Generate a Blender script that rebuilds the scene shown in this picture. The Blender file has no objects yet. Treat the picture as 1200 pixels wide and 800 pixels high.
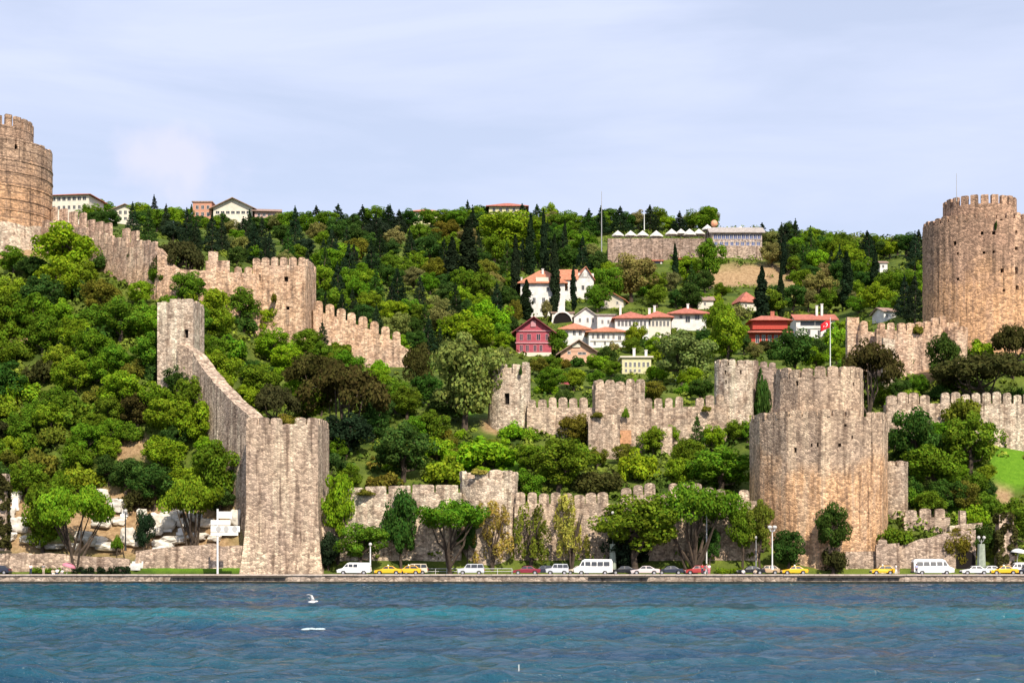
import bpy, math, random
import numpy as np
from mathutils import Vector, Matrix, noise
random.seed(7); np.random.seed(7)
R = math.radians
S = bpy.context.scene
COL = S.collection
# ------------------------------------------------------------------ camera, sky, sun, exposure
F, H, HY = 1875.0, 4.0, 653.0           # focal length in photo pixels, eye height, horizon row
cam = bpy.data.objects.new('camera', bpy.data.cameras.new('camera'))
COL.objects.link(cam); S.camera = cam
cam.location = (0, 0, H); cam.rotation_euler = (R(90), 0, 0)
cam.data.sensor_width = 36; cam.data.lens = 36*F/1200
cam.data.shift_y = (HY-400)/1200; cam.data.clip_end = 20000; cam.data.clip_start = 0.5
AZ, EL = 19, 41
w = bpy.data.worlds.new('World'); S.world = w; w.use_nodes = True
nt = w.node_tree; nt.nodes.clear()
def N(t, typ, **kw):
    n = t.nodes.new(typ)
    for k, v in kw.items():
        if k.startswith('i_'):
            key = k[2:]; key = int(key) if key.isdigit() else key.replace('_', ' ')
            n.inputs[key].default_value = v
        else: setattr(n, k, v)
    return n
L = lambda t, a, b: t.links.new(a, b)
out = N(nt, 'ShaderNodeOutputWorld'); bg = N(nt, 'ShaderNodeBackground', i_Strength=0.10)
sky = N(nt, 'ShaderNodeTexSky', sky_type='NISHITA', sun_disc=False, sun_elevation=R(EL), sun_rotation=R(180-AZ), air_density=1.0, dust_density=1.2, ozone_density=1.5)
tc = N(nt, 'ShaderNodeTexCoord'); mp = N(nt, 'ShaderNodeMapping'); mp.inputs['Scale'].default_value = (1, 1, 5.5)
L(nt, tc.outputs['Generated'], mp.inputs['Vector'])
nz = N(nt, 'ShaderNodeTexNoise', i_Scale=3.4, i_Detail=8.0, i_Roughness=0.55, i_Distortion=0.4); L(nt, mp.outputs[0], nz.inputs['Vector'])
rp = N(nt, 'ShaderNodeValToRGB'); rp.color_ramp.elements[0].position = .38; rp.color_ramp.elements[1].position = .66
rp.color_ramp.elements[0].color = (.70, .70, .70, 1); rp.color_ramp.elements[1].color = (.97, .97, .97, 1)
L(nt, nz.outputs['Fac'], rp.inputs[0])
mx = N(nt, 'ShaderNodeMixRGB'); mx.inputs[2].default_value = (6.1, 6.7, 8.6, 1)     # thin high cloud veil
L(nt, rp.outputs[0], mx.inputs[0]); L(nt, sky.outputs[0], mx.inputs[1])
# one small cumulus over the left hill
dv = Vector(((205-600)/F, 1, (HY-190)/F)).normalized()
dist = N(nt, 'ShaderNodeVectorMath', operation='DISTANCE'); mp2 = N(nt, 'ShaderNodeMapping'); mp2.inputs['Scale'].default_value = (.85, 1, 1.5)
L(nt, tc.outputs['Generated'], mp2.inputs['Vector'])
nz2 = N(nt, 'ShaderNodeTexNoise', i_Scale=26.0, i_Detail=8.0); L(nt, tc.outputs['Generated'], nz2.inputs['Vector'])
addv = N(nt, 'ShaderNodeVectorMath', operation='MULTIPLY_ADD'); L(nt, nz2.outputs['Color'], addv.inputs[0]); addv.inputs[1].default_value = (.085, .0, .085); L(nt, mp2.outputs[0], addv.inputs[2])
L(nt, addv.outputs[0], dist.inputs[0]); dist.inputs[1].default_value = (dv.x*.85+.042, dv.y, dv.z*1.5+.042)
mr = N(nt, 'ShaderNodeMapRange', interpolation_type='SMOOTHSTEP'); mr.inputs[1].default_value = .046; mr.inputs[2].default_value = .010; mr.inputs[3].default_value = 0; mr.inputs[4].default_value = .6
L(nt, dist.outputs['Value'], mr.inputs[0])
mx2 = N(nt, 'ShaderNodeMixRGB'); mx2.inputs[2].default_value = (7.4, 7.2, 8.9, 1)
L(nt, mr.outputs[0], mx2.inputs[0]); L(nt, mx.outputs[0], mx2.inputs[1])
L(nt, mx2.outputs[0], bg.inputs[0]); L(nt, bg.outputs[0], out.inputs[0])
sun = bpy.data.objects.new('sun', bpy.data.lights.new('sun', 'SUN')); COL.objects.link(sun)
sd = Vector((math.sin(R(AZ))*math.cos(R(EL)), -math.cos(R(AZ))*math.cos(R(EL)), math.sin(R(EL))))
sun.rotation_euler = sd.to_track_quat('Z', 'Y').to_euler(); sun.location = (0, 0, 400)
sun.data.energy = 4.6; sun.data.angle = R(.5); sun.data.color = (1, .90, .75)
S.view_settings.view_transform = 'Standard'; S.view_settings.look = 'None'; S.view_settings.gamma = 1
S.view_settings.use_curve_mapping = False; S.view_settings.exposure = 0.32
S.render.engine = 'CYCLES'
S.cycles.max_bounces = 5; S.cycles.diffuse_bounces = 2; S.cycles.glossy_bounces = 2; S.cycles.transparent_max_bounces = 8

# ------------------------------------------------------------------ helpers
def W(px, py, d): return Vector(((px-600)*d/F, d, H+(HY-py)*d/F))
COLS = [
 (-500, [(262,668),(268,645),(280,590),(300,520),(330,440),(370,350),(420,300),(500,280),(620,270)]),
 (0,   [(262,668),(268,645),(280,590),(292,520),(305,450),(325,390),(350,330),(366,297),(378,282),(450,268),(620,262)]),
 (150, [(262,668),(268,645),(278,590),(288,520),(300,440),(320,395),(340,348),(360,305),(450,280),(620,262)]),
 (230, [(262,668),(268,648),(276,595),(284,530),(293,450),(310,420),(335,360),(345,338),(400,305),(500,280),(620,263)]),
 (300, [(262,668),(268,645),(273,575),(280,545),(300,490),(330,430),(348,390),(400,345),(480,300),(620,263)]),
 (380, [(262,670),(266,650),(270,602),(290,550),(320,480),(345,430),(356,405),(400,365),(500,300),(620,262)]),
 (440, [(262,670),(266,650),(270,602),(290,552),(320,485),(345,445),(358,428),(400,385),(500,305),(620,260)]),
 (560, [(262,670),(266,650),(270,602),(285,562),(306,508),(340,455),(380,420),(430,365),(520,292),(620,256)]),
 (620, [(262,670),(266,650),(270,606),(285,565),(305,520),(311,500),(340,465),(400,420),(430,400),(480,352),(560,290),(640,256)]),
 (740, [(262,670),(266,650),(270,606),(290,556),(305,535),(311,500),(340,465),(400,425),(430,398),(480,352),(540,312),(565,285),(640,262)]),
 (860, [(262,670),(266,650),(270,610),(290,560),(306,530),(312,500),(345,460),(400,420),(440,390),(480,350),(520,332),(532,303),(640,268)]),
 (960, [(262,669),(270,640),(285,590),(300,540),(320,480),(345,440),(400,415),(440,395),(480,355),(530,320),(640,275)]),
 (1060,[(262,668),(268,640),(273,612),(285,572),(302,515),(312,482),(330,445),(360,410),(400,380),(460,340),(540,300),(640,280)]),
 (1150,[(262,668),(268,640),(276,612),(288,565),(302,520),(314,480),(334,420),(346,395),(365,383),(400,370),(540,310),(640,290)]),
 (1200,[(262,668),(268,640),(276,615),(288,572),(302,524),(314,480),(334,425),(346,400),(365,385),(400,370),(540,310),(640,290)]),
 (1700,[(262,668),(268,645),(280,600),(302,530),(340,450),(400,400),(540,330),(640,300)])]
CPX = [c[0] for c in COLS]
def gpy(px, d):                                   # row of the bare ground seen at a column and distance
    px = min(max(px, CPX[0]), CPX[-1]-1e-3)
    i = max(k for k in range(len(CPX)) if CPX[k] <= px); i = min(i, len(CPX)-2)
    t = (px-CPX[i])/(CPX[i+1]-CPX[i])
    v = [np.interp(d, [a for a, b in COLS[j][1]], [b for a, b in COLS[j][1]]) for j in (i, i+1)]
    return v[0]*(1-t)+v[1]*t
def gz(px, d):
    if d < 262: return 1.38
    dd = min(d, 640)
    z = H+(HY-gpy(px, dd))*dd/F
    if d > 640: z -= (d-640)*.06
    k = min(1, (d-262)/25)
    x = (px-600)*d/F
    z += k*(noise.noise(Vector((x*.05, d*.05, 0)))*1.6+noise.noise(Vector((x*.2, d*.2, 5)))*.5)
    return max(z, 1.38)
def gzx(x, y): return gz(600+x*F/y, y)
def ginv(px, py):
    lo, hi = 262., 640.
    for _ in range(24):
        m = (lo+hi)/2
        if gpy(px, m) > py: lo = m
        else: hi = m
    return (lo+hi)/2
def wloc(o):
    v = Vector((0, 0, 0))
    while o: v = v+o.location; o = o.parent
    return v
def tag(o, label=None, cat=None, group=None, kind=None):
    if label: o['label'] = label
    if cat: o['category'] = cat
    if group: o['group'] = group
    if kind: o['kind'] = kind
    return o
def empty(name, loc, label=None, cat=None, group=None, rz=0):
    o = bpy.data.objects.new(name, None); COL.objects.link(o); o.location = loc; o.rotation_euler[2] = rz
    o.empty_display_size = .5
    return tag(o, label, cat, group)
def inst(name, me, parent, loc, rz=0, sc=(1, 1, 1), world=True, col=None):
    o = bpy.data.objects.new(name, me); COL.objects.link(o)
    if parent is not None:
        o.parent = parent
        if world: loc = Vector(loc)-wloc(parent)
    o.location = loc; o.rotation_euler[2] = rz; o.scale = sc
    if col: o.color = col
    return o
class MB:
    def __init__(s): s.v = []; s.f = []
    def add(s, vs, fs):
        n = len(s.v); s.v += [tuple(a) for a in vs]; s.f += [tuple(i+n for i in f) for f in fs]
    def quad(s, *p): s.add(p, [tuple(range(len(p)))])
    def box(s, c, size, rz=0, taper=1.0, tilt=None):
        x, y, z = size[0]/2, size[1]/2, size[2]/2; M = Matrix.Rotation(rz, 3, 'Z'); c = Vector(c)
        if tilt: M = M @ tilt
        P = []
        for sz, t in ((-1, 1), (1, taper)):
            for sx, sy in ((-1, -1), (1, -1), (1, 1), (-1, 1)): P.append(c+M @ Vector((sx*x*t, sy*y*t, sz*z)))
        s.add(P, [(3, 2, 1, 0), (4, 5, 6, 7), (0, 1, 5, 4), (1, 2, 6, 5), (2, 3, 7, 6), (3, 0, 4, 7)])
    def cyl(s, c, r0, r1, h, n=12, cap=True):
        c = Vector(c); P = [c+Vector((r*math.cos(2*math.pi*k/n), r*math.sin(2*math.pi*k/n), zz)) for r, zz in ((r0, 0), (r1, h)) for k in range(n)]
        f = [(k, (k+1) % n, n+(k+1) % n, n+k) for k in range(n)]
        if cap: f += [tuple(range(n, 2*n)), tuple(reversed(range(n)))]
        s.add(P, f)
    def tube(s, pts, rad, n=6):
        pts = [Vector(p) for p in pts]
        if not isinstance(rad, (list, tuple)): rad = [rad]*len(pts)
        P = []
        for i, p in enumerate(pts):
            t = (pts[min(i+1, len(pts)-1)]-pts[max(i-1, 0)]).normalized()
            a = t.cross(Vector((0, 1, 0.01))); a = a.normalized() if a.length > .05 else Vector((1, 0, 0)); b = t.cross(a)
            for k in range(n):
                an = 2*math.pi*k/n; P.append(p+(a*math.cos(an)+b*math.sin(an))*rad[i])
        f = [(i*n+k, i*n+(k+1) % n, (i+1)*n+(k+1) % n, (i+1)*n+k) for i in range(len(pts)-1) for k in range(n)]
        f += [tuple(range(n)), tuple(range((len(pts)-1)*n, len(pts)*n))]
        s.add(P, f)
    def ball(s, c, r, n=10, m=7, sc=(1, 1, 1)):
        c = Vector(c); P = []; f = []
        for j in range(m+1):
            th = math.pi*j/m
            for k in range(n):
                a = 2*math.pi*k/n; P.append(c+Vector((r*sc[0]*math.sin(th)*math.cos(a), r*sc[1]*math.sin(th)*math.sin(a), r*sc[2]*math.cos(th))))
        for j in range(m):
            for k in range(n): f.append((j*n+k, (j+1)*n+k, (j+1)*n+(k+1) % n, j*n+(k+1) % n))
        s.add(P, f)
    def grid(s, mapf, us, vs, holes=(), depth=.6, closed=False):
        """wall skin over u,v with real recesses; holes=(u0,u1,v0,v1)"""
        us = sorted(set(list(us)+[h[0] for h in holes]+[h[1] for h in holes])); vs = sorted(set(list(vs)+[h[2] for h in holes]+[h[3] for h in holes]))
        idx = {}; P = []
        def vid(i, j, d):
            if (i, j, d) not in idx: idx[(i, j, d)] = len(P); P.append(mapf(us[i], vs[j], d))
            return idx[(i, j, d)]
        f = []
        for i in range(len(us)-1):
            for j in range(len(vs)-1):
                cu, cv = (us[i]+us[i+1])/2, (vs[j]+vs[j+1])/2
                h = next((h for h in holes if h[0] < cu < h[1] and h[2] < cv < h[3]), None)
                if h is None: f.append((vid(i, j, 0), vid(i+1, j, 0), vid(i+1, j+1, 0), vid(i, j+1, 0)))
                else:
                    f.append((vid(i, j, depth), vid(i+1, j, depth), vid(i+1, j+1, depth), vid(i, j+1, depth)))
                    if us[i] == h[0]: f.append((vid(i, j, 0), vid(i, j, depth), vid(i, j+1, depth), vid(i, j+1, 0)))
                    if us[i+1] == h[1]: f.append((vid(i+1, j, depth), vid(i+1, j, 0), vid(i+1, j+1, 0), vid(i+1, j+1, depth)))
                    if vs[j] == h[2]: f.append((vid(i, j, 0), vid(i+1, j, 0), vid(i+1, j, depth), vid(i, j, depth)))
                    if vs[j+1] == h[3]: f.append((vid(i, j+1, depth), vid(i+1, j+1, depth), vid(i+1, j+1, 0), vid(i, j+1, 0)))
        s.add(P, f)
    def mesh(s, name, mat):
        me = bpy.data.meshes.new(name); me.from_pydata(s.v, [], s.f); me.update()
        if mat: me.materials.append(mat)
        return me
    def build(s, name, mat, parent=None, local=False, smooth=False, fix=True):
        o = None
        if parent is not None and not local:
            q = wloc(parent); s.v = [(a[0]-q.x, a[1]-q.y, a[2]-q.z) for a in s.v]
        loc = Vector((0, 0, 0))
        if parent is None:
            a = np.array(s.v); loc = Vector((a[:, 0].mean(), a[:, 1].mean(), a[:, 2].min())); s.v = [(p[0]-loc.x, p[1]-loc.y, p[2]-loc.z) for p in s.v]
        me = s.mesh(name, mat)
        if fix:
            import bmesh
            b = bmesh.new(); b.from_mesh(me); bmesh.ops.recalc_face_normals(b, faces=b.faces); b.to_mesh(me); b.free()
        if smooth: me.polygons.foreach_set('use_smooth', [True]*len(me.polygons))
        o = bpy.data.objects.new(name, me); COL.objects.link(o); o.location = loc
        if parent is not None: o.parent = parent
        return o
def lin(a, b, step):
    n = max(1, int(abs(b-a)/step)); return [a+(b-a)*k/n for k in range(n+1)]

# ------------------------------------------------------------------ materials
def pmat(name, col, rough=.8, metal=0, var=.12, scale=3.0, bump=0, spec=.3):
    m = bpy.data.materials.new(name); m.use_nodes = True; t = m.node_tree; b = t.nodes['Principled BSDF']
    b.inputs['Roughness'].default_value = rough; b.inputs['Metallic'].default_value = metal; b.inputs['Specular IOR Level'].default_value = spec
    g = N(t, 'ShaderNodeNewGeometry'); n = N(t, 'ShaderNodeTexNoise', i_Scale=scale, i_Detail=4.0); L(t, g.outputs['Position'], n.inputs['Vector'])
    r = N(t, 'ShaderNodeValToRGB'); e = r.color_ramp.elements
    e[0].position = .3; e[1].position = .7
    e[0].color = tuple(c*(1-var) for c in col)+(1,); e[1].color = tuple(min(1, c*(1+var)) for c in col)+(1,)
    L(t, n.outputs['Fac'], r.inputs[0]); L(t, r.outputs[0], b.inputs['Base Color'])
    if bump:
        bp = N(t, 'ShaderNodeBump', i_Strength=bump, i_Distance=.05); L(t, n.outputs['Fac'], bp.inputs['Height']); L(t, bp.outputs[0], b.inputs['Normal'])
    return m
def masonry(name, tan, pink, orange=0.0, oz=(0, 1), pale=0.0, cell=2.1, courses=0.0, seed=0., gain=1.0):
    """weathered rubble masonry in world space: stones, mortar, rain streaks, brick patches"""
    m = bpy.data.materials.new(name); m.use_nodes = True; t = m.node_tree; b = t.nodes['Principled BSDF']
    b.inputs['Roughness'].default_value = .92; b.inputs['Specular IOR Level'].default_value = .15
    g = N(t, 'ShaderNodeNewGeometry'); P = g.outputs['Position']
    off = N(t, 'ShaderNodeVectorMath', operation='ADD'); L(t, P, off.inputs[0]); off.inputs[1].default_value = (seed, seed*.7, seed*.3)
    P = off.outputs[0]
    def vmul(v):
        n = N(t, 'ShaderNodeVectorMath', operation='MULTIPLY'); L(t, P, n.inputs[0]); n.inputs[1].default_value = v; return n.outputs[0]
    def ramp(src, p0, p1, c0=0., c1=1.):
        r = N(t, 'ShaderNodeMapRange'); r.inputs[1].default_value = p0; r.inputs[2].default_value = p1; r.inputs[3].default_value = c0; r.inputs[4].default_value = c1
        L(t, src, r.inputs[0]); return r.outputs[0]
    def mix(f, a, c, typ='MIX'):
        n = N(t, 'ShaderNodeMixRGB', blend_type=typ)
        for k, s in ((0, f), (1, a), (2, c)):
            if isinstance(s, (int, float)): n.inputs[k].default_value = s
            elif isinstance(s, tuple): n.inputs[k].default_value = s+(1,)
            else: L(t, s, n.inputs[k])
        return n.outputs[0]
    big = N(t, 'ShaderNodeTexNoise', i_Scale=.13, i_Detail=5.0, i_Roughness=.6); L(t, P, big.inputs['Vector'])
    med = N(t, 'ShaderNodeTexNoise', i_Scale=.6, i_Detail=5.0, i_Roughness=.65); L(t, P, med.inputs['Vector'])
    strk = N(t, 'ShaderNodeTexNoise', i_Scale=1.0, i_Detail=4.0, i_Roughness=.6); L(t, vmul((.55, .55, .045)), strk.inputs['Vector'])
    strk2 = N(t, 'ShaderNodeTexNoise', i_Scale=1.0, i_Detail=3.0); L(t, vmul((1.3, 1.3, .09)), strk2.inputs['Vector'])
    vo = N(t, 'ShaderNodeTexVoronoi', feature='F1', i_Scale=cell); L(t, vmul((1, 1, 1.5)), vo.inputs['Vector'])
    ve = N(t, 'ShaderNodeTexVoronoi', feature='DISTANCE_TO_EDGE', i_Scale=cell); L(t, vmul((1, 1, 1.5)), ve.inputs['Vector'])
    vb = N(t, 'ShaderNodeSeparateColor'); L(t, vo.outputs['Color'], vb.inputs[0])
    c = mix(ramp(big.outputs['Fac'], .35, .65), tan, pink)
    c = mix(ramp(strk.outputs['Fac'], .50, .68, 0, .75), c, tuple(min(.75, x*1.5) for x in tan))           # lime washed out of the joints
    if orange:
        sp = N(t, 'ShaderNodeSeparateXYZ'); L(t, g.outputs['Position'], sp.inputs[0])
        zz = N(t, 'ShaderNodeMath', operation='MULTIPLY_ADD'); L(t, big.outputs['Fac'], zz.inputs[0]); zz.inputs[1].default_value = 22; L(t, sp.outputs['Z'], zz.inputs[2])
        a1 = ramp(zz.outputs[0], oz[0]+11-3, oz[0]+11+3); a2 = ramp(zz.outputs[0], oz[1]+11-3, oz[1]+11+3, 1, 0)
        mm = N(t, 'ShaderNodeMath', operation='MULTIPLY'); L(t, a1, mm.inputs[0]); L(t, a2, mm.inputs[1])
        mo = N(t, 'ShaderNodeMath', operation='MULTIPLY'); L(t, mm.outputs[0], mo.inputs[0]); L(t, ramp(strk2.outputs['Fac'], .35, .6, .35, 1), mo.inputs[1])
        mo2 = N(t, 'ShaderNodeMath', operation='MULTIPLY'); L(t, mo.outputs[0], mo2.inputs[0]); mo2.inputs[1].default_value = orange
        c = mix(mo2.outputs[0], c, (.72, .42, .22))
    c = mix(ramp(strk2.outputs['Fac'], .51, .68, 0, .75), c, (.13, .088, .064))                                 # dark rain streaks
    c = mix(ramp(med.outputs['Fac'], .50, .72, 0, .6), c, (.20, .135, .10))
    if pale: c = mix(ramp(med.outputs['Fac'], .35, .6, pale, 0), c, (.68, .60, .50))
    c = mix(1.0, c, mix(vb.outputs[0], (.55, .53, .51), (1.42, 1.38, 1.31)), 'MULTIPLY')
    c = mix(ramp(ve.outputs['Distance'], .0, .08, .42, 0), c, (.17, .12, .095))
    if courses:
        wv = N(t, 'ShaderNodeTexWave', bands_direction='Z', i_Scale=courses, i_Distortion=.6); L(t, P, wv.inputs['Vector'])
        c = mix(ramp(wv.outputs['Fac'], .0, .12, .65, 0), c, (.12, .08, .06))
    if gain != 1: c = mix(1.0, c, (gain, gain, gain), 'MULTIPLY')
    L(t, c, b.inputs['Base Color'])
    bp = N(t, 'ShaderNodeBump', i_Strength=.6, i_Distance=.1)
    hh = N(t, 'ShaderNodeMath', operation='ADD'); L(t, ramp(ve.outputs['Distance'], 0, .2), hh.inputs[0]); L(t, vb.outputs[1], hh.inputs[1])
    L(t, hh.outputs[0], bp.inputs['Height']); L(t, bp.outputs[0], b.inputs['Normal'])
    return m
TAN, PINK = (.53, .40, .29), (.42, .32, .245)
M_tower = masonry('tower_masonry', TAN, PINK, .9, (3, 19), seed=3)
M_sar = masonry('brown_tower_masonry', (.44, .29, .20), (.37, .235, .17), .9, (38, 64), seed=11, cell=1.9)
M_zag = masonry('banded_tower_masonry', (.45, .32, .23), (.40, .27, .19), .7, (75, 92), seed=21, courses=.16)
M_wall = masonry('wall_masonry', (.48, .37, .275), (.38, .295, .235), pale=.25, seed=5)
M_pale = masonry('pale_wall_masonry', (.59, .47, .36), (.46, .36, .285), pale=.5, seed=31)
M_block = masonry('shore_tower_masonry', (.55, .425, .32), (.42, .325, .26), seed=41, cell=2.0)
M_hill = masonry('hill_wall_masonry', (.56, .39, .285), (.47, .32, .245), .5, (50, 66), pale=.25, seed=51)
M_ret = masonry('retaining_masonry', (.46, .36, .28), (.38, .30, .25), seed=61, cell=1.8)
M_dark = pmat('opening_shade', (.012, .009, .008), 1)  # near-black colour stands in for the shade inside openings
M_white = pmat('white_plaster', (.68, .66, .63), .9, var=.16, scale=.8)
M_cream = pmat('cream_plaster', (.66, .60, .50), .9, var=.1, scale=.8)
M_pinkp = pmat('crimson_boards', (.36, .065, .09), .6, var=.2, scale=1.5)
M_pinkd = pmat('crimson_trim', (.22, .05, .06), .6)
M_red = pmat('red_boards', (.42, .06, .04), .7, var=.15)
M_yel = pmat('yellow_plaster', (.62, .57, .34), .9)
M_glass = pmat('window_glass', (.03, .035, .045), .15, spec=.6)
M_shut = pmat('grey_frame', (.55, .53, .50), .7)
M_rose = pmat('rose_shutters', (.52, .25, .28), .7)
M_rock = pmat('pale_rock', (.66, .61, .53), .95, var=.3, scale=.8, bump=.6)
M_marble = pmat('white_marble', (.78, .76, .72), .7, var=.12, scale=1.5)
M_bark = pmat('bark', (.075, .055, .04), .95, var=.4, scale=2)
M_metal = pmat('grey_metal', (.35, .35, .35), .5, .4)
M_pole = pmat('white_painted_metal', (.7, .7, .68), .4)
M_canvas = pmat('white_canvas', (.85, .84, .80), .9, var=.03)
def tiles(name, col):
    m = pmat(name, col, .85, var=.25, scale=1.2); t = m.node_tree; b = t.nodes['Principled BSDF']
    g = N(t, 'ShaderNodeNewGeometry'); wv = N(t, 'ShaderNodeTexWave', bands_direction='X', i_Scale=1.3); L(t, g.outputs['Position'], wv.inputs['Vector'])
    bp = N(t, 'ShaderNodeBump', i_Strength=.8, i_Distance=.08); L(t, wv.outputs['Fac'], bp.inputs['Height']); L(t, bp.outputs[0], b.inputs['Normal'])
    return m
M_tile = tiles('terracotta_tiles', (.52, .21, .12)); M_tiler = tiles('red_tiles', (.46, .16, .11)); M_tileb = tiles('weathered_tiles', (.36, .24, .19)); M_tileg = tiles('grey_tiles', (.42, .37, .33))

def leafmat(name, hue=0):
    m = bpy.data.materials.new(name); m.use_nodes = True; t = m.node_tree; t.nodes.clear()
    o = N(t, 'ShaderNodeOutputMaterial'); oi = N(t, 'ShaderNodeObjectInfo'); at = N(t, 'ShaderNodeAttribute', attribute_name='tone')
    hs = N(t, 'ShaderNodeHueSaturation'); L(t, oi.outputs['Color'], hs.inputs['Color'])
    r = N(t, 'ShaderNodeMapRange'); r.inputs[3].default_value = .52; r.inputs[4].default_value = 1.65; L(t, at.outputs['Fac'], r.inputs[0]); L(t, r.outputs[0], hs.inputs['Value'])
    at2 = N(t, 'ShaderNodeMapRange'); at2.inputs[3].default_value = .475; at2.inputs[4].default_value = .52
    fr = N(t, 'ShaderNodeMath', operation='FRACT'); ml = N(t, 'ShaderNodeMath', operation='MULTIPLY'); ml.inputs[1].default_value = 7.3
    L(t, at.outputs['Fac'], ml.inputs[0]); L(t, ml.outputs[0], fr.inputs[0]); L(t, fr.outputs[0], at2.inputs[0]); L(t, at2.outputs[0], hs.inputs['Hue'])
    d = N(t, 'ShaderNodeBsdfDiffuse'); tr = N(t, 'ShaderNodeBsdfTranslucent'); ms = N(t, 'ShaderNodeMixShader'); ms.inputs[0].default_value = .32
    L(t, hs.outputs[0], d.inputs[0]); L(t, hs.outputs[0], tr.inputs[0]); L(t, d.outputs[0], ms.inputs[1]); L(t, tr.outputs[0], ms.inputs[2]); L(t, ms.outputs[0], o.inputs[0])
    return m
M_leaf = leafmat('foliage')

# ------------------------------------------------------------------ the setting: water, quay, road, terrain
def np_mesh(name, V, Fq, mat, smooth=False):
    me = bpy.data.meshes.new(name); n = len(V); k = Fq.shape[1]
    me.vertices.add(n); me.vertices.foreach_set('co', V.astype(np.float32).ravel())
    me.loops.add(Fq.size); me.loops.foreach_set('vertex_index', Fq.astype(np.int32).ravel())
    me.polygons.add(len(Fq)); me.polygons.foreach_set('loop_start', np.arange(0, Fq.size, k, dtype=np.int32)); me.polygons.foreach_set('loop_total', np.full(len(Fq), k, dtype=np.int32))
    if smooth: me.polygons.foreach_set('use_smooth', [True]*len(Fq))
    me.update(calc_edges=True); me.materials.append(mat); return me
def gridfaces(nu, nv):
    i, j = np.meshgrid(np.arange(nu-1), np.arange(nv-1), indexing='ij'); a = (i*nv+j).ravel()
    return np.stack([a, a+nv, a+nv+1, a+1], 1)
def water_material():
    m = bpy.data.materials.new('sea_water'); m.use_nodes = True; t = m.node_tree; b = t.nodes['Principled BSDF']
    b.inputs['Roughness'].default_value = .12; b.inputs['IOR'].default_value = 1.33; b.inputs['Specular IOR Level'].default_value = .5
    g = N(t, 'ShaderNodeNewGeometry')
    def nz_(sx, sy, det=4.0, dist=.4, sc=1.0):
        mp = N(t, 'ShaderNodeMapping'); mp.inputs['Scale'].default_value = (sx, sy, 1); L(t, g.outputs['Position'], mp.inputs['Vector'])
        n = N(t, 'ShaderNodeTexNoise', i_Scale=sc, i_Detail=det, i_Distortion=dist, i_Roughness=.6); L(t, mp.outputs[0], n.inputs['Vector']); return n.outputs['Fac']
    def ramp(src, *st):
        r = N(t, 'ShaderNodeValToRGB'); e = r.color_ramp.elements
        for i, (p, c) in enumerate(st):
            el = e[i] if i < 2 else e.new(p); el.position = p; el.color = tuple(c)+(1,)
        L(t, src, r.inputs[0]); return r.outputs[0]
    deep = ramp(nz_(.02, .06), (.35, (.008, .038, .090)), (.7, (.005, .085, .110)))
    # turbid turquoise current and a dark slick line running along the shore
    sp = N(t, 'ShaderNodeSeparateXYZ'); L(t, g.outputs['Position'], sp.inputs[0])
    yy = N(t, 'ShaderNodeMath', operation='MULTIPLY_ADD'); L(t, nz_(.012, .05, 5.0), yy.inputs[0]); yy.inputs[1].default_value = 34; L(t, sp.outputs['Y'], yy.inputs[2])
    band = ramp_ = N(t, 'ShaderNodeMapRange', interpolation_type='SMOOTHSTEP'); L(t, yy.outputs[0], band.inputs[0]); band.inputs[1].default_value = 106; band.inputs[2].default_value = 128
    band2 = N(t, 'ShaderNodeMapRange', interpolation_type='SMOOTHSTEP'); L(t, yy.outputs[0], band2.inputs[0]); band2.inputs[1].default_value = 152; band2.inputs[2].default_value = 140
    mu = N(t, 'ShaderNodeMath', operation='MULTIPLY'); L(t, band.outputs[0], mu.inputs[0]); L(t, band2.outputs[0], mu.inputs[1])
    mu2 = N(t, 'ShaderNodeMath', operation='MULTIPLY'); L(t, mu.outputs[0], mu2.inputs[0]); mu2.inputs[1].default_value = .75
    c1 = N(t, 'ShaderNodeMixRGB'); L(t, mu2.outputs[0], c1.inputs[0]); L(t, deep, c1.inputs[1]); c1.inputs[2].default_value = (.010, .135, .165, 1)
    y2 = N(t, 'ShaderNodeMath', operation='MULTIPLY_ADD'); L(t, nz_(.02, .1, 3.0), y2.inputs[0]); y2.inputs[1].default_value = 12; L(t, sp.outputs['Y'], y2.inputs[2])
    l1 = N(t, 'ShaderNodeMath', operation='SUBTRACT'); L(t, y2.outputs[0], l1.inputs[0]); l1.inputs[1].default_value = 141
    l2 = N(t, 'ShaderNodeMath', operation='ABSOLUTE'); L(t, l1.outputs[0], l2.inputs[0])
    l3 = N(t, 'ShaderNodeMapRange'); L(t, l2.outputs[0], l3.inputs[0]); l3.inputs[1].default_value = 1.6; l3.inputs[2].default_value = 3.2; l3.inputs[3].default_value = .8; l3.inputs[4].default_value = 0
    c2 = N(t, 'ShaderNodeMixRGB'); L(t, l3.outputs[0], c2.inputs[0]); L(t, c1.outputs[0], c2.inputs[1]); c2.inputs[2].default_value = (.008, .035, .035, 1)
    L(t, c2.outputs[0], b.inputs['Base Color'])
    sl = N(t, 'ShaderNodeMapRange'); L(t, l3.outputs[0], sl.inputs[0]); sl.inputs[3].default_value = .5; sl.inputs[4].default_value = .15; L(t, sl.outputs[0], b.inputs['Specular IOR Level'])
    hs = N(t, 'ShaderNodeMath', operation='ADD'); L(t, nz_(.55, 1.5, 5.0, .6), hs.inputs[0]); h2 = N(t, 'ShaderNodeMath', operation='MULTIPLY'); L(t, nz_(2.2, 3.6, 4.0), h2.inputs[0]); h2.inputs[1].default_value = .35; L(t, h2.outputs[0], hs.inputs[1])
    bp = N(t, 'ShaderNodeBump', i_Strength=1.0, i_Distance=.6); L(t, hs.outputs[0], bp.inputs['Height']); L(t, bp.outputs[0], b.inputs['Normal'])
    return m
M_water = water_material()
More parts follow.
